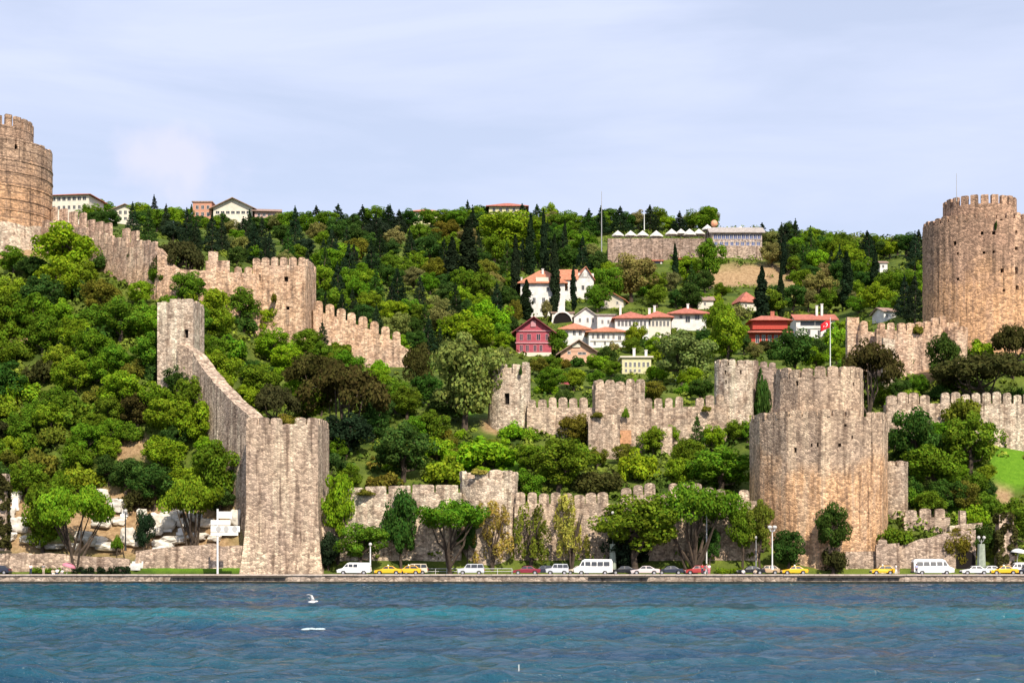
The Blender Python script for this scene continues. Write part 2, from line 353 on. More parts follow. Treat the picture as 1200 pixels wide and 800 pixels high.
def build_water():
    ys = np.concatenate([np.array([-3000, -600, -100, 0]), np.arange(20, 60, .22), np.arange(60, 120, .38), np.arange(120, 250.4, .6), [251]])
    xs = np.concatenate([[-6000, -1500, -400, -160], np.arange(-110, 110.1, .42), [160, 400, 1500, 6000]])
    X, Y = np.meshgrid(xs, ys, indexing='ij'); Z = np.zeros_like(X); rng = np.random.RandomState(4)
    for k in range(34):
        lam = math.exp(rng.uniform(math.log(1.3), math.log(9))); ang = rng.normal(-1.45, .55); amp = .0095*lam**1.42
        kk = 2*math.pi/lam; ph = rng.uniform(0, 6.28)
        Wp = rng.uniform(20, 60)
        mod = .6+.4*np.sin(X/Wp+ph)*np.sin(Y/(Wp*.7)+ph*2)
        sv = np.sin(kk*(X*math.cos(ang)+Y*math.sin(ang))+ph+.6*np.sin(X*.11+ph)); Z += amp*mod*(1-2*np.abs(sv)**1.0*.9)*.62
    fade = np.clip((250-Y)/8, .25, 1)*(np.abs(X) < 115)*(Y > 10); Z = Z*fade
    V = np.stack([X.ravel(), Y.ravel(), (Z-.03).ravel()], 1)
    me = np_mesh('sea', V, gridfaces(len(xs), len(ys)), M_water, True)
    o = bpy.data.objects.new('sea', me); COL.objects.link(o); tag(o, kind='structure')
build_water()
def ground_material():
    m = bpy.data.materials.new('hillside_ground'); m.use_nodes = True; t = m.node_tree; b = t.nodes['Principled BSDF']
    b.inputs['Roughness'].default_value = 1; b.inputs['Specular IOR Level'].default_value = .1
    g = N(t, 'ShaderNodeNewGeometry'); n = N(t, 'ShaderNodeTexNoise', i_Scale=.12, i_Detail=8.0, i_Roughness=.7); L(t, g.outputs['Position'], n.inputs['Vector'])
    r = N(t, 'ShaderNodeValToRGB'); e = r.color_ramp.elements; e[0].position = .38; e[0].color = (.045, .075, .014, 1); e[1].position = .62; e[1].color = (.14, .18, .03, 1)
    L(t, n.outputs['Fac'], r.inputs[0])
    n2 = N(t, 'ShaderNodeTexNoise', i_Scale=1.1, i_Detail=6.0, i_Roughness=.7); L(t, g.outputs['Position'], n2.inputs['Vector'])
    r2 = N(t, 'ShaderNodeValToRGB'); e = r2.color_ramp.elements; e[0].position = .3; e[0].color = (.20, .12, .06, 1); e[1].position = .7; e[1].color = (.52, .36, .20, 1); L(t, n2.outputs['Fac'], r2.inputs[0])
    at = N(t, 'ShaderNodeAttribute', attribute_name='earth'); m1 = N(t, 'ShaderNodeMixRGB'); L(t, at.outputs['Fac'], m1.inputs[0]); L(t, r.outputs[0], m1.inputs[1]); L(t, r2.outputs[0], m1.inputs[2])
    at2 = N(t, 'ShaderNodeAttribute', attribute_name='lawn'); m2 = N(t, 'ShaderNodeMixRGB'); L(t, at2.outputs['Fac'], m2.inputs[0]); L(t, m1.outputs[0], m2.inputs[1])
    r3 = N(t, 'ShaderNodeValToRGB'); e = r3.color_ramp.elements; e[0].position = .3; e[0].color = (.085, .20, .012, 1); e[1].position = .7; e[1].color = (.15, .30, .02, 1); L(t, n2.outputs['Fac'], r3.inputs[0]); L(t, r3.outputs[0], m2.inputs[2])
    L(t, m2.outputs[0], b.inputs['Base Color'])
    bp = N(t, 'ShaderNodeBump', i_Strength=1.0, i_Distance=.5); L(t, n2.outputs['Fac'], bp.inputs['Height']); L(t, bp.outputs[0], b.inputs['Normal'])
    return m
# bare-earth and lawn patches: (px, py, rx, ry)
EARTH = [(870,322,55,14),(1085,425,22,26),(945,330,26,20),(20,398,26,14),(155,530,28,14),(1178,575,10,14),(140,600,90,26),(15,600,26,50),(690,505,14,14),(30,640,40,6),(585,500,20,8),(230,640,60,14),(15,292,50,12),(155,612,140,40)]
LAWN = [(1195,548,38,26),(560,540,50,20),(60,632,30,4),(230,663,60,4),(900,300,4,4),(1110,590,40,16),(540,480,16,10)]
def patch(px, py, lst):
    v = 0
    for a, b_, rx, ry in lst:
        q = ((px-a)/rx)**2+((py-b_)/ry)**2
        v = max(v, min(1, max(0, (1.5-q)*1.3)))
    return v
def build_terrain():
    pxs = list(np.arange(-500, 1701, 10)); ds = list(np.arange(261.5, 380, 1.6))+list(np.arange(380, 660, 5))+[700, 800, 1000, 1500, 2500]
    V = []; ea = []; la = []
    for px in pxs:
        for d in ds:
            V.append(((px-600)*d/F, d, gz(px, d) if d > 261.6 else 1.3))
            py = gpy(px, min(d, 640)); ea.append(patch(px, py, EARTH) if d < 640 else 0); la.append(patch(px, py, LAWN) if d < 640 else 0)
    me = np_mesh('hillside', np.array(V), gridfaces(len(pxs), len(ds))[:, ::-1], ground_material(), True)
    for nm, a in (('earth', ea), ('lawn', la)):
        at = me.attributes.new(nm, 'FLOAT', 'POINT'); at.data.foreach_set('value', np.array(a, dtype=np.float32))
    o = bpy.data.objects.new('hillside', me); COL.objects.link(o); tag(o, kind='structure')
build_terrain()
# quay wall, coping, road
M_quay = masonry('quay_stone', (.40, .33, .28), (.33, .27, .23), seed=71, cell=1.4, gain=1.0)
M_cope = pmat('coping_stone', (.48, .40, .34), .9, var=.2, scale=1, bump=.4)
q = MB(); q.box((0, 251, .35), (1600, 1.6, 1.66)); tag(q.build('quay', M_quay), kind='structure')
for a, b_ in zip(range(-120, 120, 6), range(-114, 126, 6)):
    pass
cp = MB()
x = -800
rq = random.Random(3)
while x < 800:
    l = 2.4 if abs(x) < 110 else 60
    cp.box((x+l/2, 250.9+rq.uniform(-.03, .03), 1.285+rq.uniform(-.015, .015)), (l-.04, 1.9, .22)); x += l
tag(cp.build('quay_coping', M_cope), kind='structure')
pv = MB(); pv.box((0, 253.0, 1.18), (1600, 2.35, .30)); tag(pv.build('promenade_pavement', pmat('paving', (.42, .36, .31), .9, var=.15, scale=.6, bump=.3)), kind='structure')
rd = MB(); rd.box((0, 258.2, 1.1), (1600, 7.9, .30)); tag(rd.build('road', pmat('asphalt', (.07, .068, .066), .9, var=.15, scale=1)), kind='structure')
ln = MB()
for k in range(-30, 31): ln.box((k*6, 258.2, 1.256), (2.4, .14, .006))
tag(ln.build('road_markings', pmat('road_paint', (.7, .7, .68), .8)), kind='structure')
tl = MB(); tl.box((0, 250.17, .02), (1600, .12, .52)); tag(tl.build('tide_line', pmat('wet_algae_stone', (.025, .028, .02), .7, var=.5, scale=1.5)), kind='structure')
# dark mooring ledges low on the quay
for a, b_ in ((200, 335), (935, 1055), (690, 760)):
    m = MB(); x0, x1 = W(a, 0, 250).x, W(b_, 0, 250).x; m.box(((x0+x1)/2, 249.95, .98), (x1-x0, .7, .16)); m.build('mooring_ledge', pmat('dark_ledge_stone', (.07, .06, .045), .9))
for o in list(COL.objects):
    if o.name.startswith('mooring_ledge'): tag(o, kind='structure')

# ------------------------------------------------------------------ fortress builders
def merlon_mesh(rounded, name):
    m = MB(); prof = [(-.5, -.12), (.5, -.12)]
    if rounded:
        prof += [(.5, .68), (.46, .84), (.36, .94), (.15, 1.0), (-.15, 1.0), (-.36, .94), (-.46, .84), (-.5, .68)]
    else: prof += [(.5, .93), (.44, 1.0), (-.44, 1.0), (-.5, .93)]
    n = len(prof)
    P = [(x, -.5, z) for x, z in prof]+[(x, .5, z) for x, z in prof]
    m.add(P, [tuple(range(n)), tuple(reversed(range(n, 2*n)))]+[(k, (k+1) % n, n+(k+1) % n, n+k) for k in range(n)])
    return m
MER = {}
def merlon(parent, p, rz, wd, th, ht, mat, rounded):
    if random.random() < .025: return
    key = (mat.name, rounded)
    if key not in MER:
        m = merlon_mesh(rounded, 'merlon'); me = m.mesh('merlon', mat)
        import bmesh
        b = bmesh.new(); b.from_mesh(me); bmesh.ops.recalc_face_normals(b, faces=b.faces); b.to_mesh(me); b.free(); MER[key] = me
    o = inst('merlon', MER[key], parent, p, rz+random.uniform(-.03, .03), (wd*random.uniform(.88, 1.05), th, ht*random.choice((1, 1, 1, 1, 1, .97, .9, .78))*random.uniform(.93, 1.04))); o.rotation_euler[1] = random.uniform(-.03, .03); return o
def wall(name, pts, mat, label, cat='wall', th=2.0, mer=None, base=None, holes=(), rough=.12, group=None, top_noise=0.0, seed=0):
    """pts: (px, distance, row of wall walk). mer=(width, gap, height, rounded[, from_px, to_px])"""
    P = [W(px, py, d) for px, d, py in pts]
    root = empty(name, Vector((P[0].x, P[0].y, gzx(P[0].x, P[0].y))), label, cat, group)
    # arc length
    s = [0]
    for a, b_ in zip(P, P[1:]): s.append(s[-1]+math.hypot(b_.x-a.x, b_.y-a.y))
    def at(u):
        u = min(max(u, 0), s[-1]); i = 0
        while i < len(s)-2 and s[i+1] < u: i += 1
        t = (u-s[i])/max(1e-6, s[i+1]-s[i]); p = P[i].lerp(P[i+1], t); tt = (P[i+1]-P[i]); tt.z = 0; tt.normalize()
        return p, tt
    def zb(p): return (gzx(p.x, p.y)-2.5) if base is None else base(p)
    us = sorted(set(lin(0, s[-1], 1.2)+s))
    cols = []
    for u in us:
        p, tt = at(u); nrm = Vector((tt.y, -tt.x, 0))   # towards the viewer for left-to-right walls
        zt = p.z+(noise.noise(Vector((u*.45, seed, 1)))*top_noise if top_noise else 0); zz = zb(p); cols.append((p, tt, nrm, zt, zz))
    m = MB(); nv = 8; V = []; f = []
    ring = 2*nv
    for (p, tt, nrm, zt, zz) in cols:
        for side in (1, -1):
            for j in range(nv):
                v = j/(nv-1) if side == 1 else 1-j/(nv-1)
                z = zz+(zt-zz)*v; batter = (1-v)*.35
                q = Vector((p.x, p.y, z))+nrm*side*(th/2+batter)
                q += nrm*side*noise.noise(Vector((p.x*.5+seed, z*.6, p.y*.4)))*rough
                V.append(q)
    for i in range(len(cols)-1):
        for j in range(ring):
            a = i*ring+j; b_ = i*ring+(j+1) % ring; f.append((a, b_, b_+ring, a+ring))
    f.append(tuple(range(ring))); f.append(tuple(reversed(range((len(cols)-1)*ring, len(cols)*ring))))
    m.add(V, f); m.build('wall_body', mat, root)
    if mer:
        wd, gap, ht, rnd = mer[:4]; u = gap/2+wd/2
        while u < s[-1]-wd/2:
            p, tt = at(u); px = 600+p.x*F/p.y
            if len(mer) < 6 or mer[4] <= px <= mer[5]:
                pa, pb = at(u-wd/2)[0], at(u+wd/2)[0]
                z = min(pa.z, pb.z)
                extra = abs(pa.z-pb.z)
                nrm = Vector((tt.y, -tt.x, 0))
                merlon(root, Vector((p.x, p.y, z))+nrm*(th/2-.35), math.atan2(tt.y, tt.x), wd, .7, ht+extra*.8, mat, rnd)
            u += wd+gap
    return root
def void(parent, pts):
    m = MB(); m.quad(*pts); m.build('arrow_slit_shade', M_dark, parent)  # black sheet at the recess back, painted in place of its shade
def drum(root, pxc, dc, r, py_top, zb, mat, name='drum', n=40, wins=(), flare=0, fl_h=4, facets=0, merl=None, a_off=0, jit=.06, bands=()):
    """round or faceted drum; wins=(px,py,w_px,h_px) real recesses on the near side"""
    c = W(pxc, 0, dc); zt = W(0, py_top, dc-r).z; df = dc-r
    holes = []
    for (px, py, wpx, hpx) in wins:
        s_ = max(-.98, min(.98, (px-pxc)*(df+r*.2)/F/r)); a = math.asin(s_); dd = dc-r*math.cos(a); z = H+(HY-py)*dd/F
        ww = wpx*dd/F/r/max(.35, math.cos(a)); hh = hpx*dd/F
        holes.append((a-ww/2, a+ww/2, z-hh/2, z+hh/2))
    def rad(a, z):
        k = r
        if facets:
            st = 2*math.pi/facets; aa = ((a-a_off+st/2) % st)-st/2; k = r*math.cos(st/2)/math.cos(aa)*1.01
        if flare: k += flare*max(0, 1-(z-zb-2)/fl_h)**1.6 if z < zb+2+fl_h else 0
        return k
    def mf(a, z, dep):
        k = rad(a, z)-dep
        if dep == 0: k += noise.noise(Vector((a*r*.5, z*.5, r)))*jit
        return (c.x+k*math.sin(a), c.y-k*math.cos(a), z)
    us = [-math.pi+2*math.pi*k/n for k in range(n+1)]
    if facets: us = sorted(set([a_off+2*math.pi*(k+.5)/facets for k in range(-facets, facets) if -math.pi < a_off+2*math.pi*(k+.5)/facets < math.pi]+us))
    m = MB(); m.grid(mf, us, lin(zb, zt, 1.5), holes, .9)
    m.quad(*[mf(a, zt, 0) for a in us[:-1]])
    body = m.build(name, mat, root)
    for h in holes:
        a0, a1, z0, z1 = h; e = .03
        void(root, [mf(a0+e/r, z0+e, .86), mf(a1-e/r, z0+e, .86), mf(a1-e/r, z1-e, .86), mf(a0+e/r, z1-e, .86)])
    if merl:
        wd, gap, ht, rnd = merl; cnt = max(6, int(2*math.pi*r/(wd+gap)))
        for k in range(cnt):
            a = 2*math.pi*(k+.5)/cnt; kk = rad(a, zt)-.42
            merlon(root, (c.x+kk*math.sin(a), c.y-kk*math.cos(a), zt), a, 2*math.pi*(r-.4)/cnt*wd/(wd+gap), .75, ht, mat, rnd)
    for zrow in bands:
        z = W(0, zrow, df).z; m = MB()
        V = []; us2 = [-math.pi+2*math.pi*k/n for k in range(n)]
        for a in us2:
            for kk, z2 in ((-.1, z-.13), (.16, z-.13), (.16, z+.13), (-.1, z+.13)):
                k2 = rad(a, z)+kk; V.append((c.x+k2*math.sin(a), c.y-k2*math.cos(a), z2))
        f = [(i*4+j, ((i+1) % n)*4+j, ((i+1) % n)*4+(j+1) % 4, i*4+(j+1) % 4) for i in range(n) for j in range(4)]
        m.add(V, f); m.build('string_course', mat, root)
    return zt
def boxtower(root, px0, px1, d, py_top, zb, depth, mat, rz=0, wins=(), flare=0, merl=None, name='tower_body', skip=(), grooves=()):
    """square tower standing with its near face at distance d"""
    x0, x1 = W(px0, 0, d).x, W(px1, 0, d).x; wd = x1-x0; cx = (x0+x1)/2; cy = d+depth/2; zt = W(0, py_top, d).z
    Mr = Matrix.Rotation(rz, 3, 'Z')
    def tr(lx, ly, z): v = Mr @ Vector((lx, ly, 0)); return Vector((cx+v.x, cy+v.y, z))
    def fl(z): return flare*max(0, 1-(z-zb)/((zt-zb)*.5))**1.8
    m = MB()
    for k in range(4):
        wk, dk = (wd, depth) if k % 2 == 0 else (depth, wd); ak = k*math.pi/2
        def mf(u, z, dep, wk=wk, dk=dk, ak=ak):
            e = fl(z); j = noise.noise(Vector((u*.4+ak*5, z*.4, cx)))*.12 if abs(u) < wk/2-.01 else 0
            p = Vector((u*(1+2*e/wk), -dk/2-e+dep-j, 0)); p = Matrix.Rotation(ak, 3, 'Z') @ p; return tr(p.x, p.y, z)
        holes = []
        if k == 0:
            for (px, py, wpx, hpx) in wins:
                u = (px-(px0+px1)/2)*d/F; z = W(0, py, d).z; holes.append((u-wpx*d/F/2, u+wpx*d/F/2, z-hpx*d/F/2, z+hpx*d/F/2))
        m.grid(mf, lin(-wk/2, wk/2, 1.3), lin(zb, zt, 1.5), holes, .8)
        if k == 0:
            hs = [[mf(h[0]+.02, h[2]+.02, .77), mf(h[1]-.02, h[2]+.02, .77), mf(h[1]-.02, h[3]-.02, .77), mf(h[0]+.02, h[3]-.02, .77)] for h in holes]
    m.quad(tr(-wd/2, -depth/2, zt), tr(wd/2, -depth/2, zt), tr(wd/2, depth/2, zt), tr(-wd/2, depth/2, zt))
    m.build(name, mat, root, fix=False)
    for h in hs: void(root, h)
    if merl:
        mw, gap, ht, rnd = merl
        for k in range(4):
            wk, dk = (wd, depth) if k % 2 == 0 else (depth, wd); cnt = max(2, round((wk+gap)/(mw+gap))); st = (wk+gap)/cnt
            for i in range(cnt):
                if k == 0 and i in skip: continue
                u = -wk/2+st*(i+.5)-gap/2
                if k % 2 and (i == 0 or i == cnt-1): continue
                p = Matrix.Rotation(k*math.pi/2, 3, 'Z') @ Vector((u, -dk/2+.4, 0)); merlon(root, tr(p.x, p.y, zt), rz+k*math.pi/2, st-gap, .8, ht, mat, rnd)
    return zt

# ------------------------------------------------------------------ the fortress
MR = (1.62, .36, 2.0, True)
# left round tower
r_ = empty('round_tower', W(-7, 282, 378), 'banded round stone tower with smaller top drum, cut by the left picture edge', 'tower')
drum(r_, -7, 378, 13.3, 166, 68, M_zag, 'lower_drum', wins=[(10,215,2,8),(36,172,3,6),(3,168,3,5)], merl=(1.9, .35, 1.5, False), bands=(184,198,214,230,243), jit=.1)
drum(r_, -7, 378, 9.0, 144, W(0, 166, 364).z-1, M_zag, 'upper_drum', n=32, merl=(1.9, .55, 2.6, False), bands=(160,))
m = MB()
c = W(-7, 0, 378); V = []
n = 36
zts = (W(0, 258, 364).z, 66)
for k in range(n):
    a = -math.pi+2*math.pi*k/n; j = noise.noise(Vector((a*3, 1, 1)))
    V.append((c.x+13.5*math.sin(a), c.y-13.5*math.cos(a), zts[0]+j*1.2)); V.append((c.x+(15.3+j)*math.sin(a), c.y-(15.3+j)*math.cos(a), zts[1]))
m.add(V, [(2*k, 2*((k+1) % n), 2*((k+1) % n)+1, 2*k+1) for k in range(n)]+[tuple(2*k for k in range(n))]); m.build('plinth', M_pale, r_)
# right round tower
r_ = empty('round_tower', W(1148, 398, 350), 'large brown round stone tower with a smaller crenellated drum on top, right edge', 'tower')
wins = [(1154,257,3,3),(1132,273,3,4),(1145,273,4,4),(1173,272,3,4),(1104,285,3,5),(1107,297,2,3),(1134,296,3,3),(1145,295,3,3),(1173,291,4,4),(1155,317,4,5),(1173,317,4,8),(1157,340,3,3),(1174,337,4,5),(1107,327,3,3)]
drum(r_, 1148, 350, 12.1, 256, 44, M_sar, 'lower_drum', n=48, wins=wins, merl=(1.7, .35, 1.5, True), jit=.12)
drum(r_, 1148, 350, 7.8, 238, W(0, 256, 338).z-1, M_sar, 'upper_drum', n=36, merl=(1.6, .62, 2.0, False))
m = MB(); p = W(1121, 228, 345); m.tube([p-Vector((0, 0, 1.5)), p+Vector((0, 0, 4.6))], [.09, .05]); m.build('flagpole', M_metal, r_)
# waterfront faceted tower
r_ = empty('faceted_tower', W(959, 668, 274), 'huge many-sided stone tower on the waterfront with a narrower drum above', 'tower')
wins = [(918,527,3,6),(943,521,2,5),(969,521,4,4),(976,498,3,3),(984,512,2,4),(936,521,2,4),(1012,520,2,5)]
drum(r_, 959, 274, 11.55, 487, -.5, M_tower, 'lower_drum', n=48, facets=12, a_off=R(8), wins=wins, merl=(2.2, .16, 1.1, True), jit=.14)
drum(r_, 959, 274, 7.55, 441, W(0, 487, 262).z-1, M_tower, 'upper_drum', n=36, facets=12, a_off=R(8), wins=[(926,449,3,6),(994,450,2,4)], merl=(2.0, .2, 1.9, True), jit=.16)
r_2 = empty('side_turret', W(1050, 640, 276), 'slim half-height stone buttress against the right side of the waterfront tower', 'turret')
drum(r_2, 1046, 277, 2.6, 545, 0, M_wall, 'turret_body', n=20, merl=(1.5, .12, .8, True))
# flag and pole on the waterfront tower
fp = empty('flag', W(973, 432, 272), 'red flag with white crescent and star on a pole above the waterfront tower', 'flag')
m = MB(); p = W(973, 432, 272); m.tube([p, W(973, 372, 272)], [.09, .05]); m.build('flagpole', M_pole, fp)
def flagcloth():
    m = MB(); P = []; nu, nv = 12, 6
    for i in range(nu+1):
        for j in range(nv+1):
            u, v = i/nu, j/nv; b = W(973, 376, 272)
            P.append((b.x-.05-u*1.6, b.y+math.sin(u*7)*.22*u, b.z-v*1.3-u*u*.5+math.sin(u*5+v)*.1))
    m.add(P, [(i*(nv+1)+j, (i+1)*(nv+1)+j, (i+1)*(nv+1)+j+1, i*(nv+1)+j+1) for i in range(nu) for j in range(nv)])
    o = m.build('flag_cloth', pmat('flag_red', (.70, .02, .03), .8, var=.05), fp, fix=False, smooth=True)
    md = o.modifiers.new('thick', 'SOLIDIFY'); md.thickness = .02
    def fpnt(u, v): b = W(973, 376, 272); return Vector((b.x-.05-u*1.6, b.y+math.sin(u*7)*.22*u-.06, b.z-v*1.3-u*u*.5+math.sin(u*5+v)*.1))
    m = MB(); K = 20; Pc = []
    for k in range(K+1):
        a = R(50)+R(260)*k/K; Pc.append(fpnt(.40+.17*math.cos(a)*.9, .5+.22*math.sin(a)))
    for k in range(K+1):
        a = R(50)+R(260)*k/K; Pc.append(fpnt(.435+.125*math.cos(a)*.9, .5+.17*math.sin(a)))
    m.add(Pc, [(k, k+1, K+2+k, K+1+k) for k in range(K)]); m.build('crescent', M_canvas, o, fix=False)
    m = MB(); m.add([fpnt(.68, .5)]+[fpnt(.68+(.085 if k % 2 == 0 else .035)*math.cos(k*math.pi/5), .5+(.10 if k % 2 == 0 else .042)*math.sin(k*math.pi/5)) for k in range(10)], [(0, k+1, (k+1) % 10+1) for k in range(10)]); m.build('star', M_canvas, o, fix=False)
flagcloth()
# tall shore tower
r_ = empty('shore_tower', W(331, 668, 261), 'tall pale square stone tower with flared base standing right at the shore road', 'tower')
boxtower(r_, 290, 375, 262, 497, .2, 11, M_block, R(-3), flare=1.1, merl=(1.75, .22, 1.2, True), skip=(3,))
# small pale square tower
r_ = empty('square_tower', W(207, 425, 296), 'small pale roofless square tower halfway up the left hillside wall', 'tower')
boxtower(r_, 186, 229, 293, 354, gzx(*W(207, 0, 296).xy)-4, 7, M_pale, R(-6), wins=[(221,391,5,10)], merl=(2.2, .1, .6, False))
# square hilltop tower
r_ = empty('square_tower', W(335, 395, 350), 'square crenellated stone tower on the hill where two walls meet', 'tower')
boxtower(r_, 298, 361, 348, 311, gzx(*W(335, 0, 352).xy)-5, 11, M_hill, R(-5), wins=[(306,325,3,8),(338,327,5,6),(340,361,4,4)], merl=(1.75, .35, 1.8, True))
# walls
wall('crenellated_wall', [(55,372,267),(90,364,274),(130,354,286),(165,346,292),(193,340,296)], M_hill, 'stepped crenellated wall running down from the left round tower', th=3, mer=(2.2, .5, 1.7, False), top_noise=.2)
wall('inner_parapet', [(58,380,256),(95,374,264),(130,366,277),(166,358,289)], M_hill, 'higher rear parapet of square merlons beside the left round tower', cat='wall', th=1.2, mer=(2.35, 1.1, 2.7, False))
wall('curtain_wall', [(188,339,291),(200,338,306),(212,338,316),(240,341,318),(270,343,320),(300,349,322)], M_hill, 'ruined low wall left of the square hilltop tower', th=2.2, top_noise=.7, mer=None)
wall('wall_fragment', [(241,342,306),(269,343,306)], M_hill, 'short raised wall fragment with two merlons left of the hilltop tower', th=1.6, mer=(2.1, 1.0, 1.9, False))
wall('wall_fragment', [(272,344,321),(299,347,321)], M_hill, 'low wall stub with small merlons touching the square hilltop tower', th=1.4, mer=(1.5, .9, 1.4, True))
wall('crenellated_wall', [(366,354,364),(400,356,374),(430,357,386),(455,358,397),(482,359,412)], M_hill, 'crenellated wall descending right from the square hilltop tower', th=2.2, mer=(1.9, .6, 2.2, True), top_noise=.1)
wall('curtain_wall', [(214,293,402),(232,291,412),(246,287,433),(262,281,452),(284,274,474),(304,268,490)], M_block, 'steep bare wall climbing from the tall shore tower to the small square tower', th=2.6, top_noise=.25)
wall('shore_wall', [(372,266,583),(430,266,580),(500,266,577),(541,266,577)], M_pale, 'pale low wall behind the road between tall shore tower and small turret', th=2, mer=(3.7, .22, 1.3, False, 400, 545), top_noise=.15)
wall('shore_wall', [(603,266,590),(722,266,590),(756,266,579),(832,266,579),(834,266,586),(888,266,587)], M_wall, 'long crenellated wall behind the road left of the waterfront tower', th=2, mer=(1.75, .20, 1.85, True))
r_ = empty('wall_turret', W(573, 668, 264), 'small projecting turret in the middle of the low shore wall', 'turret')
drum(r_, 573, 268.5, 4.85, 560, .4, M_pale, 'turret_body', n=28, merl=(2.3, .2, 1.4, True), jit=.12)
r_ = empty('wall_turret', W(597, 500, 310), 'pale ruined round turret with a dark doorway, left end of the middle wall', 'turret')
drum(r_, 597, 312, 4.1, 438, gzx(*W(597, 0, 309).xy)-4, M_pale, 'turret_body', n=26, wins=[(594,467,6,13),(587,440,2,5)], merl=(1.8, .9, 2.4, False), jit=.2)
wall('middle_wall', [(618,309,478),(697,308,478)], M_wall, 'crenellated wall between pale ruined turret and square gate tower', th=2, mer=MR, seed=3)
wall('buttress', [(689,303,486),(726,303,486)], M_wall, 'broad stone buttress in front of the square gate tower', cat='wall', th=3, top_noise=.3)
r_ = empty('square_tower', W(726, 530, 306), 'plain square tower with crenellated top in the middle wall', 'tower')
boxtower(r_, 697, 755, 305.5, 457, gzx(*W(725, 0, 308).xy)-5, 7, M_wall, R(2), merl=(1.6, .2, 2.1, True))
m = MB(); c = W(733, 512, 305.3); m.box(c, (2.2, .3, 2.6)); m.build('bricked_patch', pmat('brick_patch', (.50, .27, .15), .9, var=.3, scale=3), r_)
wall('middle_wall', [(753,308,480),(800,308,477),(850,309,474)], M_wall, 'crenellated wall between square gate tower and ivy grown round tower', th=2, mer=MR, seed=8)
wall('buttress', [(773,305,500),(787,305,500)], M_wall, 'narrow stone buttress of the middle wall behind the bushes', cat='wall', th=2.6)
r_ = empty('wall_tower', W(860, 500, 312), 'round tower with closely set merlons left of the waterfront tower', 'tower')
drum(r_, 860, 313, 3.8, 428, gzx(*W(860, 0, 313).xy)-5, M_pale, 'tower_body', n=26, wins=[(847,436,2,5),(865,436,2,5),(848,447,2,4)], merl=(1.5, .2, 1.3, True), jit=.15)
wall('recessed_wall', [(879,316,428),(910,316,432)], masonry('shaded_wall_masonry', (.36,.28,.22), (.30,.23,.2), seed=81), 'grimy recessed wall with ledges between the round tower and the waterfront tower', th=2, mer=(1.4, .3, 1.0, True))  # darker stone colours carry the shade of the recess
wall('crenellated_wall', [(1037,303,474),(1100,303,473)], M_wall, 'thick walled merlons immediately right of the waterfront tower', th=2.2, mer=(1.9, .18, 2.1, True), seed=11)
wall('crenellated_wall', [(1100,303,473),(1330,303,474)], M_pale, 'long crenellated wall with round-topped merlons above the bright lawn at right', th=2.2, mer=(1.62, .33, 2.2, True), seed=12)
wall('upper_wall', [(992,335,372),(1006,335,372)], M_hill, 'tall broken pier at left end of the upper right wall', th=1.5, top_noise=.5, base=lambda p: gzx(p.x, p.y)-2)
wall('upper_wall', [(1005,334,388),(1028,334,390)], M_hill, 'low crenellated wall stretch next to the broken pier below the trees', th=1.5, mer=(1.8, .5, 2.2, True))
wall('upper_wall', [(1026,331,386),(1054,331,388),(1075,332,388),(1096,334,380),(1120,336,378)], M_hill, 'crenellated ruined wall at the foot of the right round tower', th=2, mer=(1.7, .3, 1.6, True), top_noise=.4)
r_ = empty('wall_turret', W(1120, 420, 331), 'low broken turret in front of the right round tower', 'turret')
drum(r_, 1120, 333, 2.4, 386, gzx(*W(1120, 0, 333).xy)-4, M_hill, 'turret_body', n=18, merl=(1.4, .4, .7, True), jit=.2)
wall('wall_fragment', [(1034,326,396),(1048,326,398)], M_pale, 'pale crumbling pier on the dry slope below the upper wall', th=1.4, top_noise=.8)
wall('small_wall', [(1058,272,606),(1112,272,606)], M_wall, 'small pinkish crenellated wall below the bushes right of the waterfront tower', th=1.4, mer=(1.9, .55, 1.5, True))
wall('ramp_wall', [(990,263.5,646),(1030,263.5,645),(1052,263.5,640),(1100,263.5,626),(1142,263.5,620)], M_ret, 'sloping reddish retaining wall behind the white minibus', th=1.2, top_noise=.3, base=lambda p: 0.9)
wall('ramp_block', [(1026,262.5,638),(1053,262.5,636)], M_ret, 'two tall stone blocks of a parapet at the waterfront tower foot', th=1, mer=(1.6, .5, .8, True), base=lambda p: 0.9)
wall('stone_pier', [(1124,268,598),(1131,268,598)], M_pale, 'lone weathered stone pier beside bright bushes near right edge', th=1, top_noise=.3)
wall('upper_lane_wall', [(1112,268,616),(1150,268,612)], M_pale, 'low pale wall under the lone stone pier', th=1)
# left embankment walls and tomb terraces
wall('embankment_wall', [(-60,262.8,648),(60,262.8,648),(110,262.8,652),(152,262.8,654)], M_ret, 'rough stone embankment wall behind the promenade at far left', th=1, top_noise=.3, base=lambda p: .9)
wall('embankment_wall', [(160,263.6,645),(200,263.6,640),(250,263.6,638),(288,263.6,640)], M_ret, 'stone embankment wall beside the tall shore tower', th=1, top_noise=.5, base=lambda p: .9)

